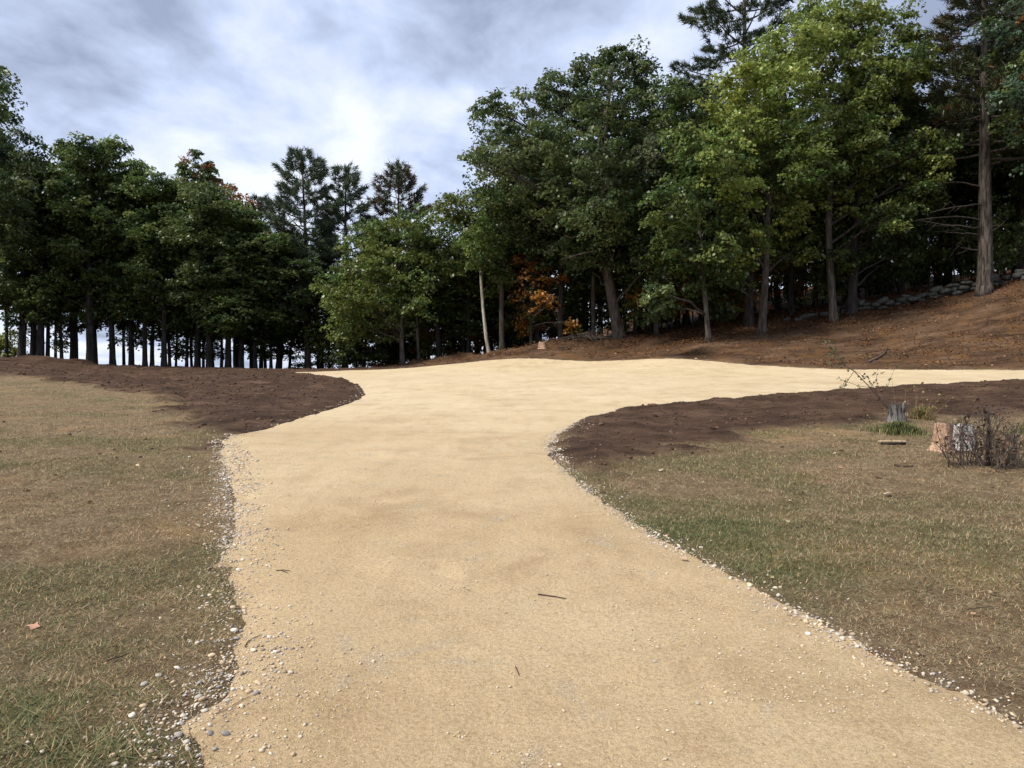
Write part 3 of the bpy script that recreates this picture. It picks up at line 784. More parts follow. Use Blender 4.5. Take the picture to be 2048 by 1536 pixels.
hero('maple_tree', 'tall yellow-green maple with grey trunk flaring at the foot of the bank', 1524, 668, 43, [(1528, 580), (1532, 480), (1540, 380), (1560, 250), (1580, 130)],
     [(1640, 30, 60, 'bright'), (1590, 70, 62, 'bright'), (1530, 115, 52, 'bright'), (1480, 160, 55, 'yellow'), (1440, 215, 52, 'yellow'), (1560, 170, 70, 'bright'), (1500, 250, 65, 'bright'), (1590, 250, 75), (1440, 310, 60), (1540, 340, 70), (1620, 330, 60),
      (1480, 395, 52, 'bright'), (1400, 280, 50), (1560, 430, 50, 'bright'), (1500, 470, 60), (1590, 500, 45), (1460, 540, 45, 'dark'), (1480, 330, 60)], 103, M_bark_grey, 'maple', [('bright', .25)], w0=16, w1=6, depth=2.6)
hero('maple_tree', 'leafy maple with bright drooping sprays on a straight grey trunk beside twin stems', 1668, 646, 44, [(1662, 560), (1656, 470), (1660, 340), (1680, 200), (1700, 90)],
     [(1700, 28, 65, 'bright'), (1770, 60, 60, 'bright'), (1825, 115, 52), (1660, 110, 70, 'bright'), (1750, 140, 75, 'bright'), (1680, 200, 75, 'bright'), (1790, 220, 70), (1850, 300, 50), (1640, 290, 60), (1710, 300, 75), (1790, 330, 60, 'bright'), (1740, 250, 60, 'bright'),
      (1840, 390, 45), (1620, 400, 45, 'bright'), (1700, 400, 50, 'bright'), (1780, 430, 45), (1660, 470, 40), (1850, 350, 45, 'bright')], 104, M_bark_grey, 'maple', [('bright', .3)], w0=16, w1=6, depth=2.6)
hero('broadleaf_tree', 'dark forked tree right of the straight maple, stems splitting near the ground', 1702, 641, 45, [(1704, 590), (1706, 500), (1712, 400), (1730, 280)],
     [(1720, 330, 55, 'dark'), (1780, 400, 50, 'dark'), (1690, 420, 50, 'dark'), (1760, 470, 45, 'dark'), (1700, 510, 40, 'dark'), (1820, 460, 45), (1800, 500, 35)], 105, M_bark_dark, 'dark', [('maple', .3)], w0=22, w1=9)
hero('broadleaf_tree', 'dark thick-trunked tree just left of the flared maple', 1497, 660, 46, [(1499, 560), (1502, 440), (1500, 250)], [(1490, 300, 60), (1530, 360, 60), (1450, 420, 60), (1510, 460, 50), (1440, 500, 45)], 106, M_bark_dark, 'dark', [('oak', .3)], w0=20, w1=8)
hero('broadleaf_tree', 'blue-green tree whose boughs hang into the top right corner', 2085, 570, 41, [(2086, 420), (2085, 250), (2080, 80)],
     [(2020, 120, 55), (2030, 195, 45), (2010, 60, 50), (2075, 50, 60), (2085, 150, 70), (2060, 250, 50, 'dark'), (2110, 260, 80), (2030, 20, 45)], 107, M_bark_dark, 'blue', [('maple', .3), ('rust', .04)], w0=24, w1=8)
# middle of the wood edge
hero('broadleaf_tree', 'bushy green tree with low branches left of the earth windrow', 806, 734, 50, [(802, 680), (800, 600), (797, 540)],
     [(790, 462, 45), (832, 440, 42), (745, 470, 42), (720, 540, 48, 'olive'), (795, 545, 55), (842, 520, 40), (695, 590, 42, 'olive'), (765, 620, 50), (828, 600, 45), (735, 660, 38), (690, 640, 35), (790, 655, 32, 'grey'), (665, 560, 35), (770, 505, 45, 'olive'), (720, 605, 45, 'olive')],
     108, M_bark_grey, 'maple', [('olive', .35)], w0=10, w1=4, depth=1.6)
hero('broadleaf_tree', 'spindly grey-stemmed sapling tree at the left end of the windrow', 838, 731, 50.5, [(834, 660), (830, 560), (826, 460)], [(840, 470, 32), (815, 520, 32), (850, 560, 30), (835, 610, 26), (860, 500, 28)], 109, M_bark_grey, 'maple', [('dark', .3)], w0=6, w1=3)
hero('broadleaf_tree', 'light green tree rising over the gap in the middle of the wood', 937, 718, 53, [(936, 640), (934, 540), (930, 440)],
     [(900, 415, 38, 'olive'), (945, 425, 45, 'olive'), (985, 440, 42), (895, 480, 45), (960, 500, 55), (910, 560, 45), (980, 570, 42), (920, 620, 35), (1010, 500, 40), (885, 530, 35)], 110, M_bark_dark, 'maple', [('olive', .3)], w0=10, w1=4)
hero('birch_tree', 'thin pale birch stem bending left at the edge of the windrow', 979, 714, 49.5, [(973, 680), (966, 620), (962, 560), (962, 500)], [(965, 520, 30), (950, 480, 28), (985, 490, 28), (970, 450, 28)], 111, M_birch, 'maple', None, w0=8, w1=4)
hero('broadleaf_tree', 'straight grey-stemmed tree right of the pale birch', 1004, 712, 51, [(1004, 620), (1006, 520), (1008, 400)], [(1010, 410, 45, 'dark'), (990, 470, 45, 'dark'), (1035, 470, 45), (1000, 540, 35), (1030, 380, 45), (970, 400, 40)], 112, M_bark_grey, 'oak', [('dark', .4)], w0=12, w1=5)
hero('broadleaf_tree', 'orange autumn tree glowing in the shade left of the oak', 1062, 702, 49.5, [(1062, 640), (1065, 560), (1068, 500)], [(1050, 525, 30), (1085, 550, 36), (1045, 575, 32), (1095, 600, 36), (1060, 620, 32), (1105, 640, 28), (1075, 500, 30), (1120, 570, 28), (1150, 650, 22)], 113, M_bark_dark, 'orange', [('rust', .35), ('olive', .3)], w0=6, w1=3, depth=1.6, dens=4.0, spray=.5, per=34, size=.2)
for k, (px, py, d, w, lab, lobs, kd) in enumerate([
        (1122, 692, 50, 15, 'dark straight trunk just left of the leaning oak', [(1110, 400, 60), (1140, 460, 55), (1100, 500, 45)], 'dark'),
        (1187, 684, 50, 11, 'grey slim trunk close on the left of the leaning oak', [(1180, 420, 55), (1200, 500, 50), (1160, 470, 45)], 'dark'),
        (1312, 680, 48, 12, 'grey slim trunk midway between oak and pale slender tree', [(1310, 420, 60), (1340, 480, 55), (1300, 540, 45)], 'dark'),
        (1582, 652, 49, 15, 'dark straight trunk between the two grey maples', [(1580, 400, 60), (1610, 450, 50), (1560, 340, 60)], 'dark'),
        (1270, 684, 50, 9, 'thin dark stem close on the right of the leaning oak', [(1270, 400, 60), (1290, 470, 50)], 'dark'),
        (1802, 610, 50, 15, 'dark trunk standing behind the stone wall', [(1800, 300, 70), (1840, 360, 55), (1770, 380, 50), (1820, 440, 45)], 'dark'),
        (1895, 590, 52, 18, 'broad dark trunk behind the wall left of the big pine', [(1890, 280, 70), (1930, 330, 60), (1860, 350, 55), (1910, 400, 45)], 'dark')]):
    hero('broadleaf_tree', lab, px, py, d, [(px - 1, py - 110), (px + 2, py - 240), (px, py - 380)], lobs, 120 + k, M_bark_dark if 'dark' in lab else M_bark_grey, kd, [('oak', .3)], w0=w * .85, w1=w * .35, per=44, size=.24)
# reddish upright-shooting tops and autumn crowns over the left grove
hero('maple_tree', 'tree with upright russet-tipped shoots above the left grove', 398, 737, 61, [(398, 600), (400, 450), (402, 360)], [(372, 325, 16), (376, 350, 20), (393, 310, 15), (396, 340, 20), (414, 335, 15), (410, 360, 22), (430, 352, 14), (425, 375, 20), (395, 390, 32), (380, 430, 40), (420, 430, 40)],
     140, M_bark_dark, 'oak', [('rust', .22)], w0=8, w1=3, depth=.8, spray=.36, dens=13, size=.17)
hero('maple_tree', 'orange-tinged autumn crown at the right end of the left grove', 478, 737, 60, [(478, 600), (475, 480), (470, 420)], [(455, 385, 26, 'rust'), (478, 410, 30, 'rust'), (490, 450, 30, 'orange'), (468, 455, 32, 'olive'), (505, 470, 26, 'orange'), (450, 430, 30, 'olive'), (490, 510, 34)], 141, M_bark_dark, 'olive', [('orange', .25), ('oak', .3)], w0=8, w1=3, depth=1.2)
hero('oak_tree', 'tall oak cut off by the left edge of the picture', -40, 715, 48, [(-38, 560), (-35, 400), (-30, 230)], [(5, 150, 22), (-15, 190, 45), (5, 215, 30), (-5, 260, 40), (10, 320, 45), (-40, 300, 70), (20, 370, 45), (-30, 400, 70), (10, 440, 50), (65, 285, 24), (60, 320, 28), (40, 350, 30)], 142, M_bark_dark, 'oak', [('dark', .4)], w0=24, w1=8)

# ------------------------------------------------------------------ pines
def pine(name, label, px, py, d, top_py, Rmax, clear, wpx, seed, rz=0.0, **kw):
    b = at(px, py, d); z = gz1(b[0], b[1])
    H = CAM_H - (top_py - CY) / F_PX * d - z
    p = make_conifer(name + str(seed), H, Rmax, clear, wpx / F_PX * d / 2, seed, **kw)
    return place(p, name, label, (b[0], b[1], z), rz, cat='pine tree')
pine('pine_tree', 'tallest ragged pine left of centre with outstretched upper branches', 615, 735, 58, 306, 4.6, 3.4, 14, 201, lean=-.5, nb=78)
pine('pine_tree', 'pine close on the right of the tallest ragged one', 690, 733, 60, 338, 3.9, 4.5, 14, 202, nb=62)
pine('pine_tree', 'brown-tinged pine rising behind the bushy green tree', 797, 730, 61, 335, 4.2, 5.0, 14, 203, nb=66, brown=.45)
pine('pine_tree', 'small pale pine top at the right end of the left grove', 522, 737, 62, 398, 2.6, 5.0, 9, 204, nb=46, kind=((.045, .060, .035), (.080, .095, .055)))
pine('pine_tree', 'tall pine behind the maple crowns with boughs reaching left at the top', 1490, 660, 54, -300, 6.2, 9.0, 18, 205, nb=84, kind=((.030, .046, .022), (.062, .080, .036)))
big = pine('pine_tree', 'massive grey pine trunk with bare side branches at the stone wall', 1969, 588, 43, -330, 4.6, 7.6, 29, 206, nb=120, low=.9, kind=((.032, .044, .018), (.070, .078, .030)), brown=.12, tuft=16)
pine('pine_tree', 'second pine standing behind the massive pine trunk', 2045, 575, 48, -260, 4.8, 6.5, 18, 207, bark=M_bark_dark, nb=80, kind=((.028, .040, .018), (.055, .066, .030)))
# bare dead side branches of the big pine
dead = []
rb = np.random.default_rng(8)
Bz = np.array(big.location)
for px0, py0, px1, py1, sag in [(1958, 372, 1850, 372, -14), (1960, 440, 1770, 458, -26), (1962, 455, 1840, 440, 6), (1960, 470, 1890, 463, 0), (1980, 465, 2012, 440, 4), (1960, 410, 1860, 425, -6), (1962, 500, 1915, 492, 3), (1980, 330, 2040, 318, -6)]:
    dd = 43 - rb.random() * 2.5
    a = at(px0, py0, 43) - Bz; c = at(px1, py1, dd) - Bz; m = (a + c) / 2 + np.array([0, 0, -sag / F_PX * 43])
    dead.append(tube(bez(a, m, c, 9) + rb.normal(0, .02, (9, 3)), np.linspace(.05, .014, 9), 5, 0, 0, False))
    for _ in range(3):
        q = bez(a, m, c, 9)[rb.integers(3, 8)]
        dead.append(tube(np.array([q, q + rb.normal(0, .25, 3) + np.array([-.3, 0, .02]), q + rb.normal(0, .35, 3) + np.array([-.8, 0, .0])]), [.014, .010, .005], 4, 0, 0, False))
V, F = merge(dead)
obj('dead_branches', mesh_np('dead_branches', V, F, M_bark_grey, smooth_sh=True), big)

# ------------------------------------------------------------------ deep wood behind the edge
rd = np.random.default_rng(19)
n_deep = 0
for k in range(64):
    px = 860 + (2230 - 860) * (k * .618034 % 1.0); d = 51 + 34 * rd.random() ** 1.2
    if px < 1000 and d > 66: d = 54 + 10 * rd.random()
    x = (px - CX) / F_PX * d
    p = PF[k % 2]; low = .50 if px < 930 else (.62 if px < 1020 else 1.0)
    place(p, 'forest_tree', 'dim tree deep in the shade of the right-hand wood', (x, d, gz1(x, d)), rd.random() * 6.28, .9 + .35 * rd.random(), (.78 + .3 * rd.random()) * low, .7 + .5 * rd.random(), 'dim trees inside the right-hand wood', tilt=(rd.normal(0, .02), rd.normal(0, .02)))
for k in range(14):                                   # the wood goes on past the right edge of the picture
    x = 34 + k * 2.1 + rd.normal(0, .6); d = 44 + 9 * (k * .618 % 1)
    place(PD[k % 4], 'forest_tree', 'tree of the wood continuing past the right edge of the picture', (x, d, gz1(x, d)), rd.random() * 6.28, 1.0, .85 + .25 * rd.random(), 1.0, 'trees past the right edge')
for k in range(10):
    px = 560 + k * 33 + rd.normal(0, 8); d = 56 + 8 * rd.random(); x = (px - CX) / F_PX * d
    place(PS[k % 2] if k % 3 else PF[1], 'forest_tree', 'dim tree in the shade below the pines', (x, d, gz1(x, d)), rd.random() * 6.28, 1.1, .46 + .12 * rd.random(), .9, 'dim trees below the pines')
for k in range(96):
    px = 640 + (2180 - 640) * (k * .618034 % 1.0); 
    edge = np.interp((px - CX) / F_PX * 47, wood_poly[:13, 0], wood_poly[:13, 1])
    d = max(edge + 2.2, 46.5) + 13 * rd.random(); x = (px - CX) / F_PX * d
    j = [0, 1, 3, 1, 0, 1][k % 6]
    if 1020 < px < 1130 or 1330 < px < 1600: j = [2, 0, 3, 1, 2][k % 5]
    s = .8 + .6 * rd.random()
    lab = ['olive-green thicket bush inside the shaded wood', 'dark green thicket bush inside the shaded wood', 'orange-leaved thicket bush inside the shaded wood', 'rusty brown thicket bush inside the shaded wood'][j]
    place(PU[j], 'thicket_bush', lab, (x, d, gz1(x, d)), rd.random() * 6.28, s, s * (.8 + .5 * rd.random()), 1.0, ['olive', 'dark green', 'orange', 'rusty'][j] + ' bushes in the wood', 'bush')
b = at(12, 712, 56)
place(understory('edge_bush', 31, 'yellow', [('olive', .5)], 2.6), 'thicket_bush', 'yellow-green bush at the left edge below the grove', (b[0], b[1], gz1(b[0], b[1])), 0, 1.1, 1.0, 1, None, 'bush')
b = at(-25, 712, 57)
place(understory('edge_bush_b', 32, 'olive', [('yellow', .4)], 2.4), 'thicket_bush', 'olive bush half outside the picture at the left edge', (b[0], b[1], gz1(b[0], b[1])), 0, 1.2, 1.1, 1, None, 'bush')
#DETAILS
# ------------------------------------------------------------------ stones, pebbles and clods
_t = (1 + 5 ** .5) / 2
ICO_V = np.array([(-1, _t, 0), (1, _t, 0), (-1, -_t, 0), (1, -_t, 0), (0, -1, _t), (0, 1, _t), (0, -1, -_t), (0, 1, -_t), (_t, 0, -1), (_t, 0, 1), (-_t, 0, -1), (-_t, 0, 1)], float)
ICO_V /= np.linalg.norm(ICO_V, axis=1)[:, None]
ICO_F = np.array([(0, 11, 5), (0, 5, 1), (0, 1, 7), (0, 7, 10), (0, 10, 11), (1, 5, 9), (5, 11, 4), (11, 10, 2), (10, 7, 6), (7, 1, 8), (3, 9, 4), (3, 4, 2), (3, 2, 6), (3, 6, 8), (3, 8, 9), (4, 9, 5), (2, 4, 11), (6, 2, 10), (8, 6, 7), (9, 8, 1)])
def subdiv(V, F):
    V = list(map(tuple, V)); c = {}; out = []
    def mid(a, b_):
        k = (min(a, b_), max(a, b_))
        if k not in c:
            m = (np.array(V[a]) + np.array(V[b_])) / 2; m /= np.linalg.norm(m); V.append(tuple(m)); c[k] = len(V) - 1
        return c[k]
    for a, b_, d in F:
        x, y, z = mid(a, b_), mid(b_, d), mid(d, a)
        out += [(a, x, z), (b_, y, x), (d, z, y), (x, y, z)]
    return np.array(V), np.array(out)
ICO2_V, ICO2_F = subdiv(ICO_V, ICO_F)
def stones_arrays(P, size, r, tint, V0=ICO_V, F0=ICO_F, flat=.62, lump=.16, sink=.25):
    n = len(P); k = len(V0)
    sc = np.stack([.8 + .5 * r.random(n), .7 + .4 * r.random(n), flat * (.75 + .5 * r.random(n))], 1)
    V = V0[None] * (1 + lump * r.normal(0, 1, (n, k, 1))) * sc[:, None, :] * size[:, None, None]
    a = r.random(n) * 6.283; ca, sa = np.cos(a)[:, None], np.sin(a)[:, None]
    tl = r.normal(0, .25, (n, 1))
    x = V[..., 0] * ca - V[..., 1] * sa; y = V[..., 0] * sa + V[..., 1] * ca; z = V[..., 2] + x * tl
    V = np.stack([x, y, z], -1) + P[:, None, :] + np.array([0, 0, 1]) * (size * (flat - sink))[:, None, None] * .8
    F = F0[None] + (np.arange(n) * k)[:, None, None]
    return V.reshape(-1, 3), F.reshape(-1, 3), np.repeat(tint, k, 0)
M_stone = mat_tint('pebble', .8, .25)
M_clod = mat_tint('clod', .95, .05)
def pebble_tint(n, r):
    c = np.array([(.50, .43, .33), (.42, .38, .33), (.27, .25, .24), (.48, .36, .23), (.58, .53, .45), (.34, .26, .18)])
    return np.clip(c[r.choice(6, n, p=[.22, .2, .1, .24, .14, .1])] * (.75 + .45 * r.random((n, 1))), 0, .8)
rs = np.random.default_rng(44)
def in_view(x, y, m=.8):
    return np.abs(x) < .70 * y + m
def stuff(name, V, F, mat, T, label, cat, smooth_sh=False):
    o = obj(name, mesh_np(name, V, F, mat, T, smooth_sh=smooth_sh))
    o['kind'] = 'stuff'; o['label'] = label; o['category'] = cat
    return o
def scatter(x0, x1, y0, y1, n, r):
    x = x0 + (x1 - x0) * r.random(n); y = y0 + (y1 - y0) * r.random(n)
    m = in_view(x, y); return x[m], y[m]
# washed-out stone fringe along both edges of the drive and loose grit on it
batches = []
x, y = scatter(-7, 0, 1.9, 13.5, 230000, rs)
z, sd, so, bk, li = ground_z(x, y)
clump = smooth(.36, .62, fbm(x, y, .55, 3, 61)); nearw = 1 - smooth(4.5, 12, y) * .55
prob = np.exp(-((sd + .02) / (.17 * nearw + .02)) ** 2) * (.35 + .8 * clump) * nearw * (x < -.3)
prob = np.maximum(prob, .05 * np.exp(-((sd + .3) / .35) ** 2) * clump * nearw)
prob = np.maximum(prob, .34 * np.exp(-((sd - .16) / .16) ** 2) * (.3 + clump) * (x < -.3))
k = rs.random(len(x)) < prob * .8
sz = np.clip(np.exp(rs.normal(math.log(.0062), .40, k.sum())), .003, .016) * (1 + .3 * smooth(4.5, 12, y[k]))
batches.append((np.c_[x[k], y[k], z[k]], sz))
x, y = scatter(0, 9, 1.9, 16, 230000, rs)
z, sd, so, bk, li = ground_z(x, y)
clump = smooth(.38, .62, fbm(x, y, .7, 3, 63))
prob = np.exp(-((sd - .02) / .095) ** 2) * (.45 + .8 * clump) + .03 * np.exp(-((sd + .25) / .25) ** 2)
k = rs.random(len(x)) < prob * .85
sz = np.clip(np.exp(rs.normal(math.log(.0062), .42, k.sum())), .003, .018)
batches.append((np.c_[x[k], y[k], z[k]], sz))
x, y = scatter(-16, 26, 12, 47, 60000, rs)
z, sd, so, bk, li = ground_z(x, y)
k = (np.abs(sd - .02) < .16) & (rs.random(len(x)) < .75)
batches.append((np.c_[x[k], y[k], z[k]], np.clip(np.exp(rs.normal(math.log(.012), .4, k.sum())), .006, .03)))
x, y = scatter(-5, 6, 1.9, 12, 105000, rs)
z, sd, so, bk, li = ground_z(x, y)
cl = smooth(.52, .66, fbm(x, y, .8, 4, 65))
k = (sd > .1) & (rs.random(len(x)) < (.08 + .85 * cl) * (1 - .65 * smooth(3, 11, y)))
batches.append((np.c_[x[k], y[k], z[k]], np.clip(np.exp(rs.normal(math.log(.0040), .42, k.sum())), .002, .010)))
PP = np.concatenate([b_[0] for b_ in batches]); SS = np.concatenate([b_[1] for b_ in batches])
TT = pebble_tint(len(PP), rs); TT[-len(batches[3][0]):] = TT[-len(batches[3][0]):] * .55 + np.array([.52, .41, .26]) * .45
bigm = SS > .0125
V1, F1, T1 = stones_arrays(PP[~bigm], SS[~bigm], rs, TT[~bigm])
V2, F2, T2 = stones_arrays(PP[bigm], SS[bigm], rs, TT[bigm], ICO2_V, ICO2_F, lump=.085)
stuff('edge_gravel', np.concatenate([V1, V2]), np.concatenate([F1, F2 + len(V1)]), M_stone, np.concatenate([T1, T2]), 'pale loose gravel and pebbles strewn along the driveway edges', 'gravel', True)
# earth crumbs
x, y = scatter(-30, 30, 8, 52, 150000, rs)
z, sd, so, bk, li = ground_z(x, y)
w = np.maximum(so, .55 * bk) * (1 - smooth(20, 48, y) * .6) * (sd < -.02)
w = np.maximum(w, .10 * np.exp(-((y - 12) / 5) ** 2) * (sd < 0))
k = rs.random(len(x)) < w * .40 * (.3 + 1.0 * fbm(x, y, .9, 3, 71))
sz = np.clip(np.exp(rs.normal(math.log(.012), .55, k.sum())) * (1 + y[k] / 45), .004, .07)
ct = np.where((bk[k] > so[k])[:, None], np.array([.09, .055, .035]), np.array([.080, .052, .036])) * (.6 + .9 * rs.random((k.sum(), 1)))
V1, F1, T1 = stones_arrays(np.c_[x[k], y[k], z[k]], sz, rs, ct, lump=.28, sink=.35)
stuff('soil_clods', V1, F1, M_clod, T1, 'dark crumbly clods of earth on the spread soil', 'soil')

# ------------------------------------------------------------------ grass and fallen leaves
def blades(x, y, z, g, r, scale, tall=1.0):
    n = len(x)
    straw = np.array([(.47, .355, .20), (.34, .23, .125), (.22, .13, .065), (.39, .325, .22), (.11, .07, .04)])
    t = straw[r.choice(5, n, p=[.30, .26, .18, .16, .10])] * (.7 + .55 * r.random((n, 1)))
    gr = np.array([(.095, .115, .040), (.145, .155, .060), (.065, .085, .032), (.21, .21, .10)])
    sel = r.random(n) < np.clip(.12 + g * .85, 0, .85)
    t[sel] = (gr[r.choice(4, n)] * (.7 + .6 * r.random((n, 1))))[sel]
    a = r.random(n) * 6.283
    pit = np.radians(np.clip(r.normal(16, 14, n) + g * 16, 1, 80))
    ln = (.022 + .042 * r.random(n) ** 1.5 + g * .014) * scale * tall
    wd = (.0018 + .0013 * r.random(n)) * scale
    f = np.stack([np.cos(a) * np.cos(pit), np.sin(a) * np.cos(pit), np.sin(pit)], 1)
    s_ = np.stack([-np.sin(a), np.cos(a), np.zeros(n)], 1)
    B = np.stack([x, y, z - .003], 1)
    mid = B + f * ln[:, None] * .55
    f2 = f * 1.0; f2[:, 2] -= r.random(n) * .5; f2[:, :2] += r.normal(0, .25, (n, 2))
    tip = mid + f2 * ln[:, None] * .45
    V = np.stack([B - s_ * wd[:, None], B + s_ * wd[:, None], tip], 1)
    return V, t
Vq, Tq = [], []
for (x0, x1, y0, y1, n, sc) in [(-5, 5.2, 1.9, 4.5, 420000, .85), (-6, 7, 4.5, 8, 400000, 1.0), (-10, 11, 8, 13, 300000, 1.3), (-14, 16, 13, 20, 130000, 1.8), (-22, 20, 20, 36, 80000, 2.4)]:
    x, y = scatter(x0, x1, y0, y1, n, rs)
    z, sd, so, bk, li = ground_z(x, y)
    g = green_mask(x, y)
    pr = (1 - so) * (1 - bk) * (1 - li) * smooth(.10, -.16, -sd * -1.0 * -1.0) if False else (1 - so) * (1 - bk) * (1 - li) * (1 - smooth(-.20, .07, sd + (fbm(x, y, .35, 3, 81) - .5) * .35))
    pr = pr * (.30 + .9 * smooth(.34, .60, fbm(x, y, .6, 3, 83)) + .5 * g)
    k = rs.random(len(x)) < pr * (so < .5)
    V, t = blades(x[k], y[k], z[k], g[k], rs, sc)
    Vq.append(V); Tq.append(t)
# taller green tufts in the lower left corner
cx = []
for px, py, q in [(150, 1490, 60), (215, 1510, 70), (260, 1520, 60), (40, 1440, 60), (60, 1500, 60), (330, 1400, 30), (20, 1380, 50), (100, 1400, 35), (1850, 1180, 25), (1760, 1130, 30), (1540, 1120, 30)]:
    c = hit(px, py); cx.append(np.c_[c[0] + rs.normal(0, .09, q), c[1] + rs.normal(0, .07, q)])
cx = np.concatenate(cx); zz = ground_z(cx[:, 0], cx[:, 1])[0]
V, t = blades(cx[:, 0], cx[:, 1], zz, np.full(len(cx), 1.0), rs, 1.25, 1.7)
Vq.append(V); Tq.append(t)
V = np.concatenate(Vq); T = np.concatenate(Tq); n = len(V)
Fq = np.arange(n * 3).reshape(-1, 3)
stuff('grass', V.reshape(-1, 3), Fq, M_blade, np.repeat(T, 3, 0), 'short dry straw-coloured grass with green tufts', 'grass')
# leaves blown along the foot of the wood and over the bank
x, y = scatter(-12, 36, 28, 56, 240000, rs)
z, sd, so, bk, li = ground_z(x, y)
wd_ = sdf(wood_poly, x, y)
w = np.maximum(np.exp(-(np.minimum(wd_ + .2, 0) / 1.8) ** 2) * (wd_ > -5), .16 * bk) * (wd_ < 7) * (sd < -.6) * (x > -9)
k = rs.random(len(x)) < w * .55 * (.15 + .8 * smooth(.35, .65, fbm(x, y, 1.4, 3, 91)))
tl = np.array([(.24, .115, .048), (.17, .078, .036), (.33, .19, .10), (.11, .055, .030)])[rs.choice(4, k.sum())]
V, F, T = leaf_arrays(np.c_[x[k], y[k], z[k] + .03], np.full(k.sum(), .30), tl * .7, 4, .085, rs, .10, 0, .25, .8, 0, 22)
stuff('fallen_leaves', V, F, mat_leaf('dry_leaf', .15, .8, .15, 0), T, 'rust-brown fallen leaves scattered along the foot of the wood', 'leaf litter')
x, y = scatter(-9, 10, 3, 18, 190, rs)
z, sd, so, bk, li = ground_z(x, y)
k = (sd < .2) & (so < .6)
tl = np.array([(.30, .20, .12), (.20, .12, .07), (.40, .31, .20)])[rs.choice(3, k.sum())]
V, F, T = leaf_arrays(np.c_[x[k], y[k], z[k] + .02], np.full(k.sum(), .01), tl, 1, .055, rs, .10, 0, .2, .8, 0, 20)
stuff('lawn_leaf_bits', V, F, bpy.data.materials['dry_leaf'], T, 'small dry leaf scraps lying over the lawn', 'leaf litter')

# ------------------------------------------------------------------ field-stone wall at the top of the bank
M_rock = mat_bark('field_stone', (.035, .035, .032), (.11, .11, .10), 4.0, .03, patch=(.05, .06, .036))
def rock_mesh(name, seed, mat, lump=.10, box=.35):
    r = np.random.default_rng(seed)
    V = ICO2_V.copy(); q = np.abs(V) ** (1 - box) * np.sign(V)
    q *= (1 + lump * r.normal(0, 1, (len(V), 1)))
    me = mesh_np(name, q, ICO2_F, mat, smooth_sh=True)
    return me
rocks = [rock_mesh('field_stone_%s' % c, 300 + i, M_rock) for i, c in enumerate('abcdef')]
wall = thing('stone_wall', 'low tumbled field-stone wall at the top of the earth bank', 'stone wall', (0, 0, 0))
wp = [np.array(at(*q)) for q in [(1560, 664, 46.2), (1640, 652, 46.2), (1700, 641, 45.8), (1760, 630, 45.2), (1830, 616, 44.8), (1900, 601, 44.4), (1948, 591, 44.2), (2000, 581, 44.2), (2060, 572, 43.8), (2130, 560, 43.5)]]
wl = np.r_[0, np.cumsum([np.hypot(*(b_ - a)[:2]) for a, b_ in zip(wp[:-1], wp[1:])])]
wp = np.array(wp); wall.location = (wp[0][0], wp[0][1], gz1(wp[0][0], wp[0][1])); WL = np.array(wall.location)
rw = np.random.default_rng(12)
s_ = 0.0; cnt = 0
for course, (hz, thin) in enumerate([(.10, 1.0), (.34, .8), (.54, .35)]):
    s_ = 0.15 * course
    while s_ < wl[-1]:
        w = .30 + .34 * rw.random(); s_ += w
        if rw.random() > thin or s_ > wl[-1]: continue
        if s_ < 3.4 and course > 0: continue
        xx = np.interp(s_, wl, wp[:, 0]) + rw.normal(0, .06); yy = np.interp(s_, wl, wp[:, 1]) + rw.normal(0, .16)
        o = obj('stone', rocks[cnt % 6], wall, Vector(np.array([xx, yy, gz1(xx, yy) + hz]) - WL))
        o.scale = (w * .58, .2 + .14 * rw.random(), .11 + .08 * rw.random()); o.rotation_euler = (rw.normal(0, .12), rw.normal(0, .12) - .12, rw.normal(0, .5)); cnt += 1

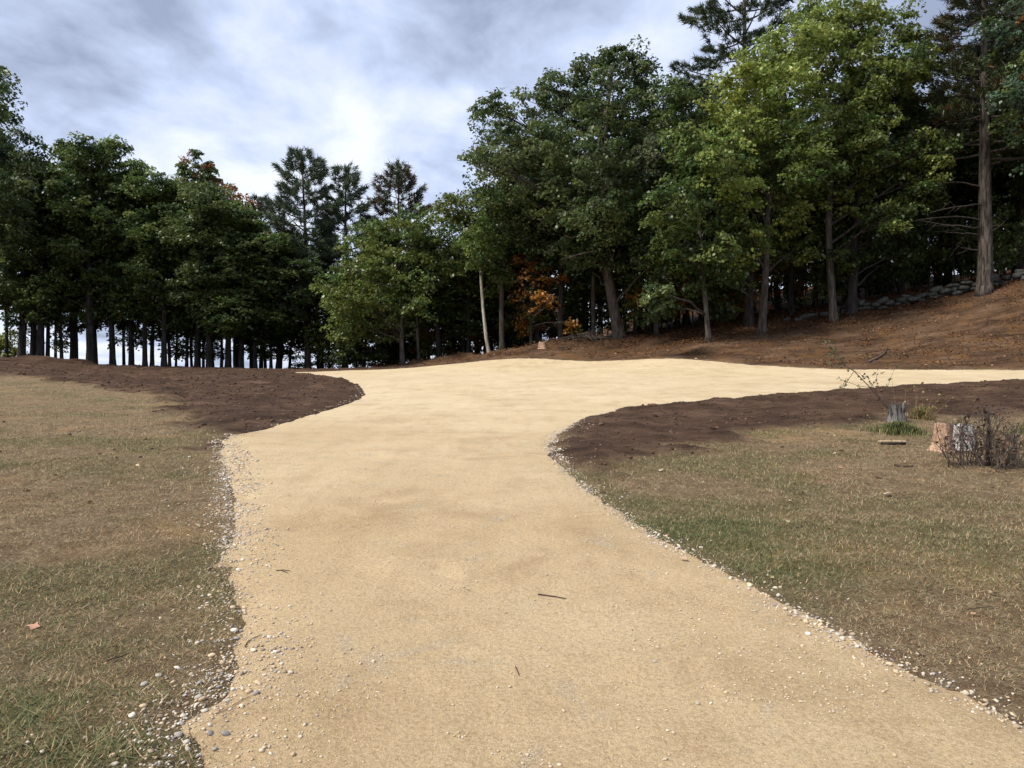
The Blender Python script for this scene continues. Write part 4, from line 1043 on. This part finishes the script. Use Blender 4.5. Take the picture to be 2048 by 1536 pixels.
# ------------------------------------------------------------------ stumps, log, sapling, bush
M_wgrey = mat_bark('weathered_wood', (.030, .027, .025), (.20, .19, .175), 26.0, .012)
M_wdark = mat_bark('dark_rot_wood', (.020, .017, .015), (.075, .064, .055), 26.0, .012)
M_worange = mat_bark('reddish_wood', (.24, .135, .080), (.50, .35, .245), 30.0, .010)
M_wpale = mat_bark('bleached_wood', (.30, .275, .25), (.55, .53, .50), 22.0, .012)
M_twig = mat_bark('twig', (.060, .046, .038), (.15, .118, .098), 40, .002)
M_log = mat_bark('split_log', (.26, .18, .11), (.54, .40, .27), 30, .006)
def stump_parts(w, h, seed, side_mat, top_mat, lean=(0, 0), flare=1.35, jag=.1, name='stump'):
    r = np.random.default_rng(seed); S = 22
    th = np.linspace(0, 2 * np.pi, S, endpoint=False)
    rid = 1 + .10 * np.sin(th * 5 + r.random() * 6) + .05 * r.normal(0, 1, S)
    lv = [(-.06, flare * 1.15), (0, flare), (.18, 1 + (flare - 1) * .45), (.5, 1.0), (.8, .97), (1.0, .95)]
    V = []
    jz = jag * h * (np.sin(th * 2 + r.random() * 6) + r.normal(0, .7, S))
    for f, k in lv:
        rr = w / 2 * k * rid * (1 + .03 * r.normal(0, 1, S))
        V.append(np.c_[np.cos(th) * rr + lean[0] * f, np.sin(th) * rr * .9 + lean[1] * f, f * h + (jz if f == 1 else jz * .35 if f > .7 else 0 * jz)])
    n = len(lv)
    F = [(i * S + j, i * S + (j + 1) % S, (i + 1) * S + (j + 1) % S, (i + 1) * S + j) for i in range(n - 1) for j in range(S)]
    side = mesh_np(name + '_side', np.concatenate(V), np.array(F), side_mat, smooth_sh=True)
    top = V[-1]; inner = top.copy(); c = top.mean(0); inner = c + (top - c) * .55; inner[:, 2] += r.normal(-.01, .012, S)
    TV = np.concatenate([top * [1, 1, 1] + [0, 0, .001], inner, [c - [0, 0, .02]]])
    TF = [(j, (j + 1) % S, S + (j + 1) % S, S + j) for j in range(S)] + [(S + j, S + (j + 1) % S, 2 * S, 2 * S) for j in range(S)]
    q4 = np.array([f for f in TF if f[2] != f[3]]); t3 = np.array([f[:3] for f in TF if f[2] == f[3]])
    tri = np.concatenate([q4[:, [0, 1, 2]], q4[:, [0, 2, 3]], t3])
    return side, mesh_np(name + '_top', TV, tri, top_mat)
def stump(label, px, py, w, h, seed, side, top, **kw):
    c = hit(px, py); t = thing('tree_stump', label, 'stump', (c[0], c[1], gz1(c[0], c[1]) - .01))
    a, b_ = stump_parts(w, h, seed, side, top, **kw)
    obj('bark', a, t); obj('cut_top', b_, t)
    return t, c
st_grey, c_grey = stump('weathered grey stump with a notched top in a grass tussock', 1792, 846, .31, .33, 51, M_wgrey, M_wdark, jag=.16, flare=1.25)
spl = []
for k, (ax, hh) in enumerate([(.11, .42), (.13, .38), (-.05, .36), (.08, .36)]):
    spl.append(tube(np.array([[ax, -.08 + .03 * k, .2], [ax + .01, -.08 + .03 * k, hh * .8], [ax + .015, -.07 + .03 * k, hh]]), [.05, .04, .006], 6, .1, k, True))
V, F = merge(spl); obj('splinters', mesh_np('splinters', V, F, M_wgrey), st_grey)
stump('reddish freshly split stump beside the twiggy bush', 1881, 905, .27, .42, 52, M_worange, M_worange, lean=(.05, 0), flare=1.45, jag=.03)
stump('bleached pale stump half hidden behind the twiggy bush', 1922, 898, .34, .37, 53, M_wpale, M_wpale, flare=1.15, jag=.04)
stump('small cut stump on top of the leaf windrow before the wood', 1085, 700, .48, .42, 54, M_worange, M_worange, flare=1.3, jag=.04)
c = hit(2022, 922); t = thing('wood_snag', 'small grey pointed snag at the right end of the twiggy bush', 'snag', (c[0], c[1], gz1(c[0], c[1])))
V, F = tube([[0, 0, -.05], [.02, 0, .12], [.05, 0, .26], [.09, .01, .38]], [.06, .05, .035, .008], 8, .12, 5); obj('stem', mesh_np('snag_stem', V, F, M_wgrey, smooth_sh=True), t)
V, F = tube([[.04, 0, .2], [.0, .02, .30], [-.01, .02, .36]], [.022, .014, .005], 6, .1, 6); obj('spike', mesh_np('snag_spike', V, F, M_wgrey, smooth_sh=True), t)
c = hit(1786, 891); t = thing('split_log', 'short split log lying on the lawn below the tussock', 'log', (c[0], c[1], gz1(c[0], c[1]) + .055), .12)
V, F = tube([[-.25, 0, 0], [-.20, .0, .012], [0, .01, .0], [.19, 0, -.004], [.23, 0, -.006]], [.022, .038, .042, .036, .03], 9, .08, 9); V[:, 2] = np.where(V[:, 2] > .012, .012 + (V[:, 2] - .012) * .35, V[:, 2])
obj('log_wood', mesh_np('log_wood', V, F, M_log), t)
V, F = tube([[-.21, -.02, -.022], [0, -.015, -.026], [.2, -.02, -.024]], [.026, .03, .022], 7, .1, 10); obj('bark_strip', mesh_np('log_bark', V, F, M_wdark), t)
# leaning sapling shooting from the grey stump
r6 = np.random.default_rng(66)
S0 = np.array(st_grey.location); d0 = S0[1]
def W(px, py, dd=0.0):
    return at(px, py, d0 + dd)
sap = thing('leaning_sapling', 'thin sapling with few small leaves leaning left out of the grey stump', 'sapling', tuple(W(1780, 818)))
B0 = np.array(sap.location); parts = []; LC = []
main = np.array([W(1782, 822), W(1765, 805), W(1740, 775), W(1708, 742, -.1), W(1692, 733, -.15), W(1683, 722, -.15), W(1668, 700, -.2), W(1657, 688, -.2)]) - B0
parts.append(tube(main, np.linspace(.013, .003, 8), 6, 0, 0))
for a, pts in [(2, [(1718, 772), (1690, 762), (1678, 757)]), (3, [(1722, 748), (1700, 738), (1682, 733)]), (2, [(1752, 762), (1754, 748), (1758, 744)]), (1, [(1742, 765), (1735, 755), (1727, 752)]), (3, [(1690, 770), (1686, 772), (1683, 777)]), (1, [(1775, 775), (1780, 760), (1790, 735)]), (4, [(1680, 728), (1664, 722), (1655, 710)]), (5, [(1676, 706), (1672, 695), (1668, 684)])]:
    P_ = np.array([main[a]] + [W(*q) - B0 for q in pts])
    parts.append(tube(P_, np.linspace(.006, .002, len(P_)), 4, 0, 0))
    for q in P_[1:]:
        for _ in range(3): LC.append(q + r6.normal(0, .03, 3))
for q in main[5:]:
    for _ in range(7): LC.append(q + r6.normal(0, .06, 3))
V, F = merge(parts); obj('stem', mesh_np('sapling_stem', V, F, M_twig, smooth_sh=True), sap)
LC = np.array(LC); V, F, T = leaf_arrays(LC, np.full(len(LC), .025), tint_for('grey', len(LC), r6) * 1.1, 2, .055, r6, 1, 0, .2, .75, 0, 50)
obj('leaves', mesh_np('sapling_leaves', V, F, M_leaf, T), sap)['kind'] = 'stuff'
# green tussock round the stump, with dry weed stalks
def tussock(label, cxy, rx, ry, n, hgt, r, colors, name='grass_tussock'):
    a = r.random(n) * 6.283; q = np.clip(np.abs(r.normal(0, .5, n)), 0, 1.3)
    x = cxy[0] + rx * q * np.cos(a); y = cxy[1] + ry * q * np.sin(a); z = ground_z(x, y)[0]
    t = thing(name, label, 'grass tussock', (cxy[0], cxy[1], gz1(*cxy)))
    yaw = r.random(n) * 6.283; out = .5 + .5 * r.random(n); h = hgt * (.35 + .9 * r.random(n)) * (1.15 - .6 * q)
    f = np.stack([np.cos(yaw), np.sin(yaw)], 1); s2 = np.stack([-np.sin(yaw), np.cos(yaw), np.zeros(n)], 1) * .005
    B = np.stack([x, y, z - .01], 1) - np.array(t.location)
    m = B + np.c_[f * (h * out * .35)[:, None], h * .75]; tip = B + np.c_[f * (h * out * .95)[:, None], h * (1 - .55 * out)]
    V = np.stack([B - s2, B + s2, m + s2 * .8, tip, m - s2 * .8], 1); i5 = (np.arange(n) * 5)[:, None]
    F = np.concatenate([i5 + [[0, 1, 2]], i5 + [[0, 2, 4]], i5 + [[4, 2, 3]]])
    T = np.array(colors)[r.choice(len(colors), n)] * (.7 + .6 * r.random((n, 1)))
    obj('blades', mesh_np(name, V.reshape(-1, 3), F, M_blade, np.repeat(T, 5, 0)), t)['kind'] = 'stuff'
    return t
GC = [(.10, .135, .04), (.14, .165, .055), (.075, .10, .03), (.26, .22, .10), (.055, .075, .025)]
ct_ = hit(1805, 868)
tussock('green grass tussock around the weathered grey stump', (ct_[0], ct_[1] + .1), .50, .50, 1300, .24, r6, GC + [(.20, .17, .075), (.04, .055, .02)])
c = hit(1842, 840); tussock('taller straw-tinged grass clump right of the grey stump', (c[0], c[1]), .28, .25, 500, .34, r6, GC + [(.34, .24, .11), (.30, .20, .09)])
c = hit(2045, 868); tussock('green grass clump at the right edge behind the snag', (c[0] + .1, c[1]), .35, .3, 500, .22, r6, GC)
wd = thing('dry_weeds', 'thin dry weed stalks with yellowish leaves right of the grey stump', 'weeds', tuple(hit(1845, 838)))
B0 = np.array(wd.location); parts = []; LC = []
for px0, py0, px1, py1 in [(1800, 830, 1784, 757), (1833, 838, 1832, 768), (1815, 835, 1812, 778), (1850, 840, 1862, 800), (1840, 842, 1880, 795), (1832, 838, 1846, 780), (1825, 835, 1835, 790), (1850, 845, 1868, 812), (1838, 850, 1868, 868), (1770, 845, 1768, 795), (1740, 852, 1727, 832), (1855, 842, 1900, 798)]:
    a = at(px0, py0, d0) - B0; a[2] = min(a[2], .05); e_ = at(px1, py1, d0 + r6.normal(0, .15)) - B0
    pts = bez(a, (a + e_) / 2 + r6.normal(0, .05, 3), e_, 6); parts.append(tube(pts, np.linspace(.005, .002, 6), 4, 0, 0))
    for q in pts[3:]:
        LC += [q + r6.normal(0, .04, 3) for _ in range(2 if px1 > 1840 else 1)]
V, F = merge(parts); obj('stalks', mesh_np('weed_stalks', V, F, mat_bark('dry_stalk', (.18, .10, .055), (.36, .22, .12), 40, .001)), wd)
LC = np.array(LC); V, F, T = leaf_arrays(LC, np.full(len(LC), .02), tint_for('yellow', len(LC), r6, [('rust', .3)]), 1, .05, r6, 1, 0, .2, .6, 0, 45)
obj('leaves', mesh_np('weed_leaves', V, F, M_leaf, T), wd)['kind'] = 'stuff'
# twiggy bush
cb = hit(1962, 936); bush = thing('twiggy_bush', 'tangled leafless bush with dark shrivelled leaves at the right edge', 'bush', (cb[0], cb[1] + .12, gz1(cb[0], cb[1] + .12)))
bush.scale = (1.0, 1.0, 1.12)
rt = np.random.default_rng(70); stems = []; fine = []; LC = []; LT = []
for k in range(64):
    a0 = np.array([rt.normal(.06, .20), rt.normal(0, .14), -.03]); hgt = .22 + .42 * rt.random()
    e_ = a0 + np.array([rt.normal(a0[0] * .5, .16), rt.normal(0, .15), hgt])
    pts = bez(a0, (a0 + e_) / 2 + rt.normal(0, .07, 3), e_, 7); pts[1:] += rt.normal(0, .012, (6, 3))
    stems.append(tube(pts, np.linspace(.0075, .0025, 7), 5, 0, 0))
    for _ in range(9):
        q = pts[rt.integers(2, 7)]; e2 = q + np.array([rt.normal(0, .11), rt.normal(0, .09), rt.normal(.06, .08)])
        p2 = bez(q, (q + e2) / 2 + rt.normal(0, .03, 3), e2, 4); fine.append(tube(p2, np.linspace(.0035, .0015, 4), 3, 0, 0, False))
        if rt.random() < .5: LC.append(e2); LT.append((.16, .085, .055) if e2[0] > .12 else (.085, .055, .045))
core = np.array([[.16, 0, -.04], [.17, .01, .2], [.175, 0, .42], [.17, .01, .62], [.18, 0, .74]])
V, F = tube(core, [.034, .028, .022, .014, .006], 7, .06, 3); obj('main_stem', mesh_np('bush_main_stem', V, F, M_wdark, smooth_sh=True), bush)
for k in range(70):
    q = np.array([.11, 0, .52]) + rt.normal(0, 1, 3) * np.array([.17, .1, .11]); LC.append(q); LT.append((.040, .028, .026))
    if k % 2 == 0: fine.append(tube(bez(core[rt.integers(1, 4)] + rt.normal(0, .02, 3), (core[3] + q) / 2, q, 4), np.linspace(.004, .002, 4), 3, 0, 0, False))
V, F = merge(stems); obj('stems', mesh_np('bush_stems', V, F, M_twig, smooth_sh=True), bush)['kind'] = 'stuff'
V, F = merge(fine); obj('twigs', mesh_np('bush_twigs', V, F, M_twig), bush)['kind'] = 'stuff'
V, F, T = leaf_arrays(np.array(LC), np.full(len(LC), .02), np.array(LT), 1, .05, rt, 1, 0, .25, .7, 0, 45)
obj('leaves', mesh_np('bush_leaves', V, F, bpy.data.materials['dry_leaf'], T), bush)['kind'] = 'stuff'

# ------------------------------------------------------------------ sticks, loose stones, single leaves
def stick(label, pix, w, mat, lift=.006, name='fallen_twig', fork=None):
    P_ = np.array([hit(*q) for q in pix]); zz = ground_z(P_[:, 0], P_[:, 1])[0]
    P_[:, 2] = zz + lift; c = P_.mean(0); t = thing(name, label, 'twig', tuple(c))
    V, F = tube(P_ - c, np.linspace(w, w * .55, len(P_)), 6, .08, 3); obj('stem', mesh_np(name, V, F, mat, smooth_sh=True), t)
    if fork:
        Q_ = np.array([hit(*q) for q in fork]); Q_[:, 2] = ground_z(Q_[:, 0], Q_[:, 1])[0] + lift
        V, F = tube(Q_ - c, np.linspace(w * .7, w * .4, len(Q_)), 5, .05, 4); obj('side_twig', mesh_np(name + '_side', V, F, mat, smooth_sh=True), t)
M_dk = mat_bark('dark_twig', (.035, .025, .02), (.09, .065, .05), 40, .002)
stick('dark broken twig lying across the middle of the driveway', [(1076, 1197), (1092, 1199), (1110, 1200), (1132, 1204)], .0045, M_dk)
stick('small forked twig on the gravel near the left driveway edge', [(552, 1146), (566, 1147), (580, 1148)], .0035, M_dk, fork=[(562, 1147), (570, 1151), (577, 1154)])
stick('bent brown twig where the gravel meets the left stone fringe', [(490, 1300), (494, 1291), (505, 1283), (524, 1274)], .0035, M_dk)
stick('long pale dry stalk lying slantwise at the lower left driveway edge', [(425, 1436), (450, 1425), (475, 1412), (500, 1402)], .003, M_log)
stick('tiny dark twig low in the middle of the driveway', [(1031, 1345), (1034, 1352), (1038, 1361)], .003, M_dk)
stick('thin dark stick sunk in the grass at lower left', [(212, 1326), (228, 1321), (245, 1315), (258, 1310)], .004, M_dk, .02)
stick('curved reddish branch lying on the bare bank', [(1738, 728), (1752, 722), (1766, 713), (1776, 699)], .055, M_twig, .06, 'fallen_branch')
stick('dark clod-crusted stick on the lawn below the twiggy bush', [(1790, 930), (1805, 933), (1828, 934)], .02, M_dk, .015, 'fallen_branch')
stick('thin reddish stick in the right-hand lawn', [(1935, 1222), (1960, 1219), (1985, 1215)], .0035, M_dk, .015)
M_pstone = mat_bark('pale_stone', (.42, .38, .31), (.66, .61, .52), 14, .004)
prk = [rock_mesh('loose_stone_%s' % c, 400 + i, M_pstone, .05, .1) for i, c in enumerate('abc')]
for k, (px, py, wpx, lab) in enumerate([(317, 1353, 13, 'pale angular stone in the grass left of the stone fringe'), (289, 1372, 17, 'larger white stone furthest out in the left grass'), (300, 1463, 10, 'small round cream stone alone in the lower left grass'),
                                       (397, 1402, 17, 'white flat stone at the lower end of the left fringe'), (1395, 1418, 10, 'small white stone on the lower right of the driveway'), (1310, 1334, 10, 'white flat pebble right of the middle of the driveway'), (405, 1287, 10, 'cream stone at the outer side of the left fringe'), (1402, 1098, 9, 'white stone at the right driveway edge by the green grass')]):
    c = hit(px, py); w = wpx / F_PX * c[1] / 2
    o = obj('loose_stone', prk[k % 3], None, (c[0], c[1], gz1(c[0], c[1]) + w * .3), label=lab, category='stone'); o.scale = (w, w * .8, w * .6); o.rotation_euler = (.1, .1, k * 1.3)
for k, (px, py, wpx, lab, tn) in enumerate([(65, 1252, 24, 'pinkish-brown fallen leaf in the left grass', (.46, .27, .18)), (1778, 993, 20, 'pale curled leaf in the right grass below the bush', (.52, .40, .31)), (1985, 1194, 16, 'tan leaf low in the right grass', (.42, .31, .20)), (1950, 1232, 14, 'reddish tan leaf near the thin stick in the right grass', (.46, .27, .18)), (1322, 948, 13, 'light leaf on the soil at the right driveway bend', (.5, .38, .28))]):
    c = hit(px, py); w = wpx / F_PX * c[1]
    th = np.linspace(0, 2 * np.pi, 15)[:-1]; rr = w * .5 * (1 + .35 * np.cos(th * 5)); ring = np.c_[np.cos(th) * rr, np.sin(th) * rr * .8, .25 * w * np.sin(th * 2 + k) * .6]
    V = np.concatenate([[[0, 0, .0]], ring]); F = np.array([(0, 1 + j, 1 + (j + 1) % 14) for j in range(14)])
    o = obj('fallen_leaf', mesh_np('fallen_leaf', V, F, bpy.data.materials['dry_leaf'], np.tile(np.array(tn), (15, 1))), None, (c[0], c[1], gz1(c[0], c[1]) + .025), label=lab, category='leaf'); o.rotation_euler = (.25, .1, k)
# heap of brush left of the oak, and the oak's pale dead limb
bp = thing('brush_pile', 'low heap of grubbed roots and brush at the foot of the oak', 'brush pile', tuple(hit(1200, 690)))
B0 = np.array(bp.location); rbp = np.random.default_rng(9); parts = []
for k in range(46):
    a = rbp.normal(0, 1, 3) * np.array([.9, .5, .0]); dr = rbp.normal(0, 1, 3) * np.array([.55, .4, .22])
    a[2] = gz1(B0[0] + a[0], B0[1] + a[1]) - B0[2] + .05 + .22 * abs(rbp.normal())
    parts.append(tube(np.array([a - dr, a + rbp.normal(0, .06, 3), a + dr]), [.025, .03, .012], 5, 0, 0))
V, F = merge(parts); obj('sticks', mesh_np('brush_sticks', V, F, M_twig), bp)['kind'] = 'stuff'
for o_ in [o for o in col.objects if o.name.startswith('oak_tree')][:1]:
    B0 = np.array(o_.location); parts = []
    for pts in [[(1205, 455), (1180, 458), (1160, 470), (1142, 476), (1128, 470)], [(1165, 467), (1158, 480), (1154, 486)], [(1215, 430), (1228, 422), (1240, 436)], [(1200, 500), (1160, 508), (1120, 520)]]:
        P_ = np.array([at(px, py, 44.2) for px, py in pts]) - B0; parts.append(tube(P_, np.linspace(.07, .02, len(P_)), 6, 0, 0))
    V, F = merge(parts); obj('dead_branches', mesh_np('oak_dead_branches', V, F, M_bark_grey, smooth_sh=True), o_)
print('TRIS', sum((len(m.loops) - 2 * len(m.polygons)) for m in bpy.data.meshes if m.users))
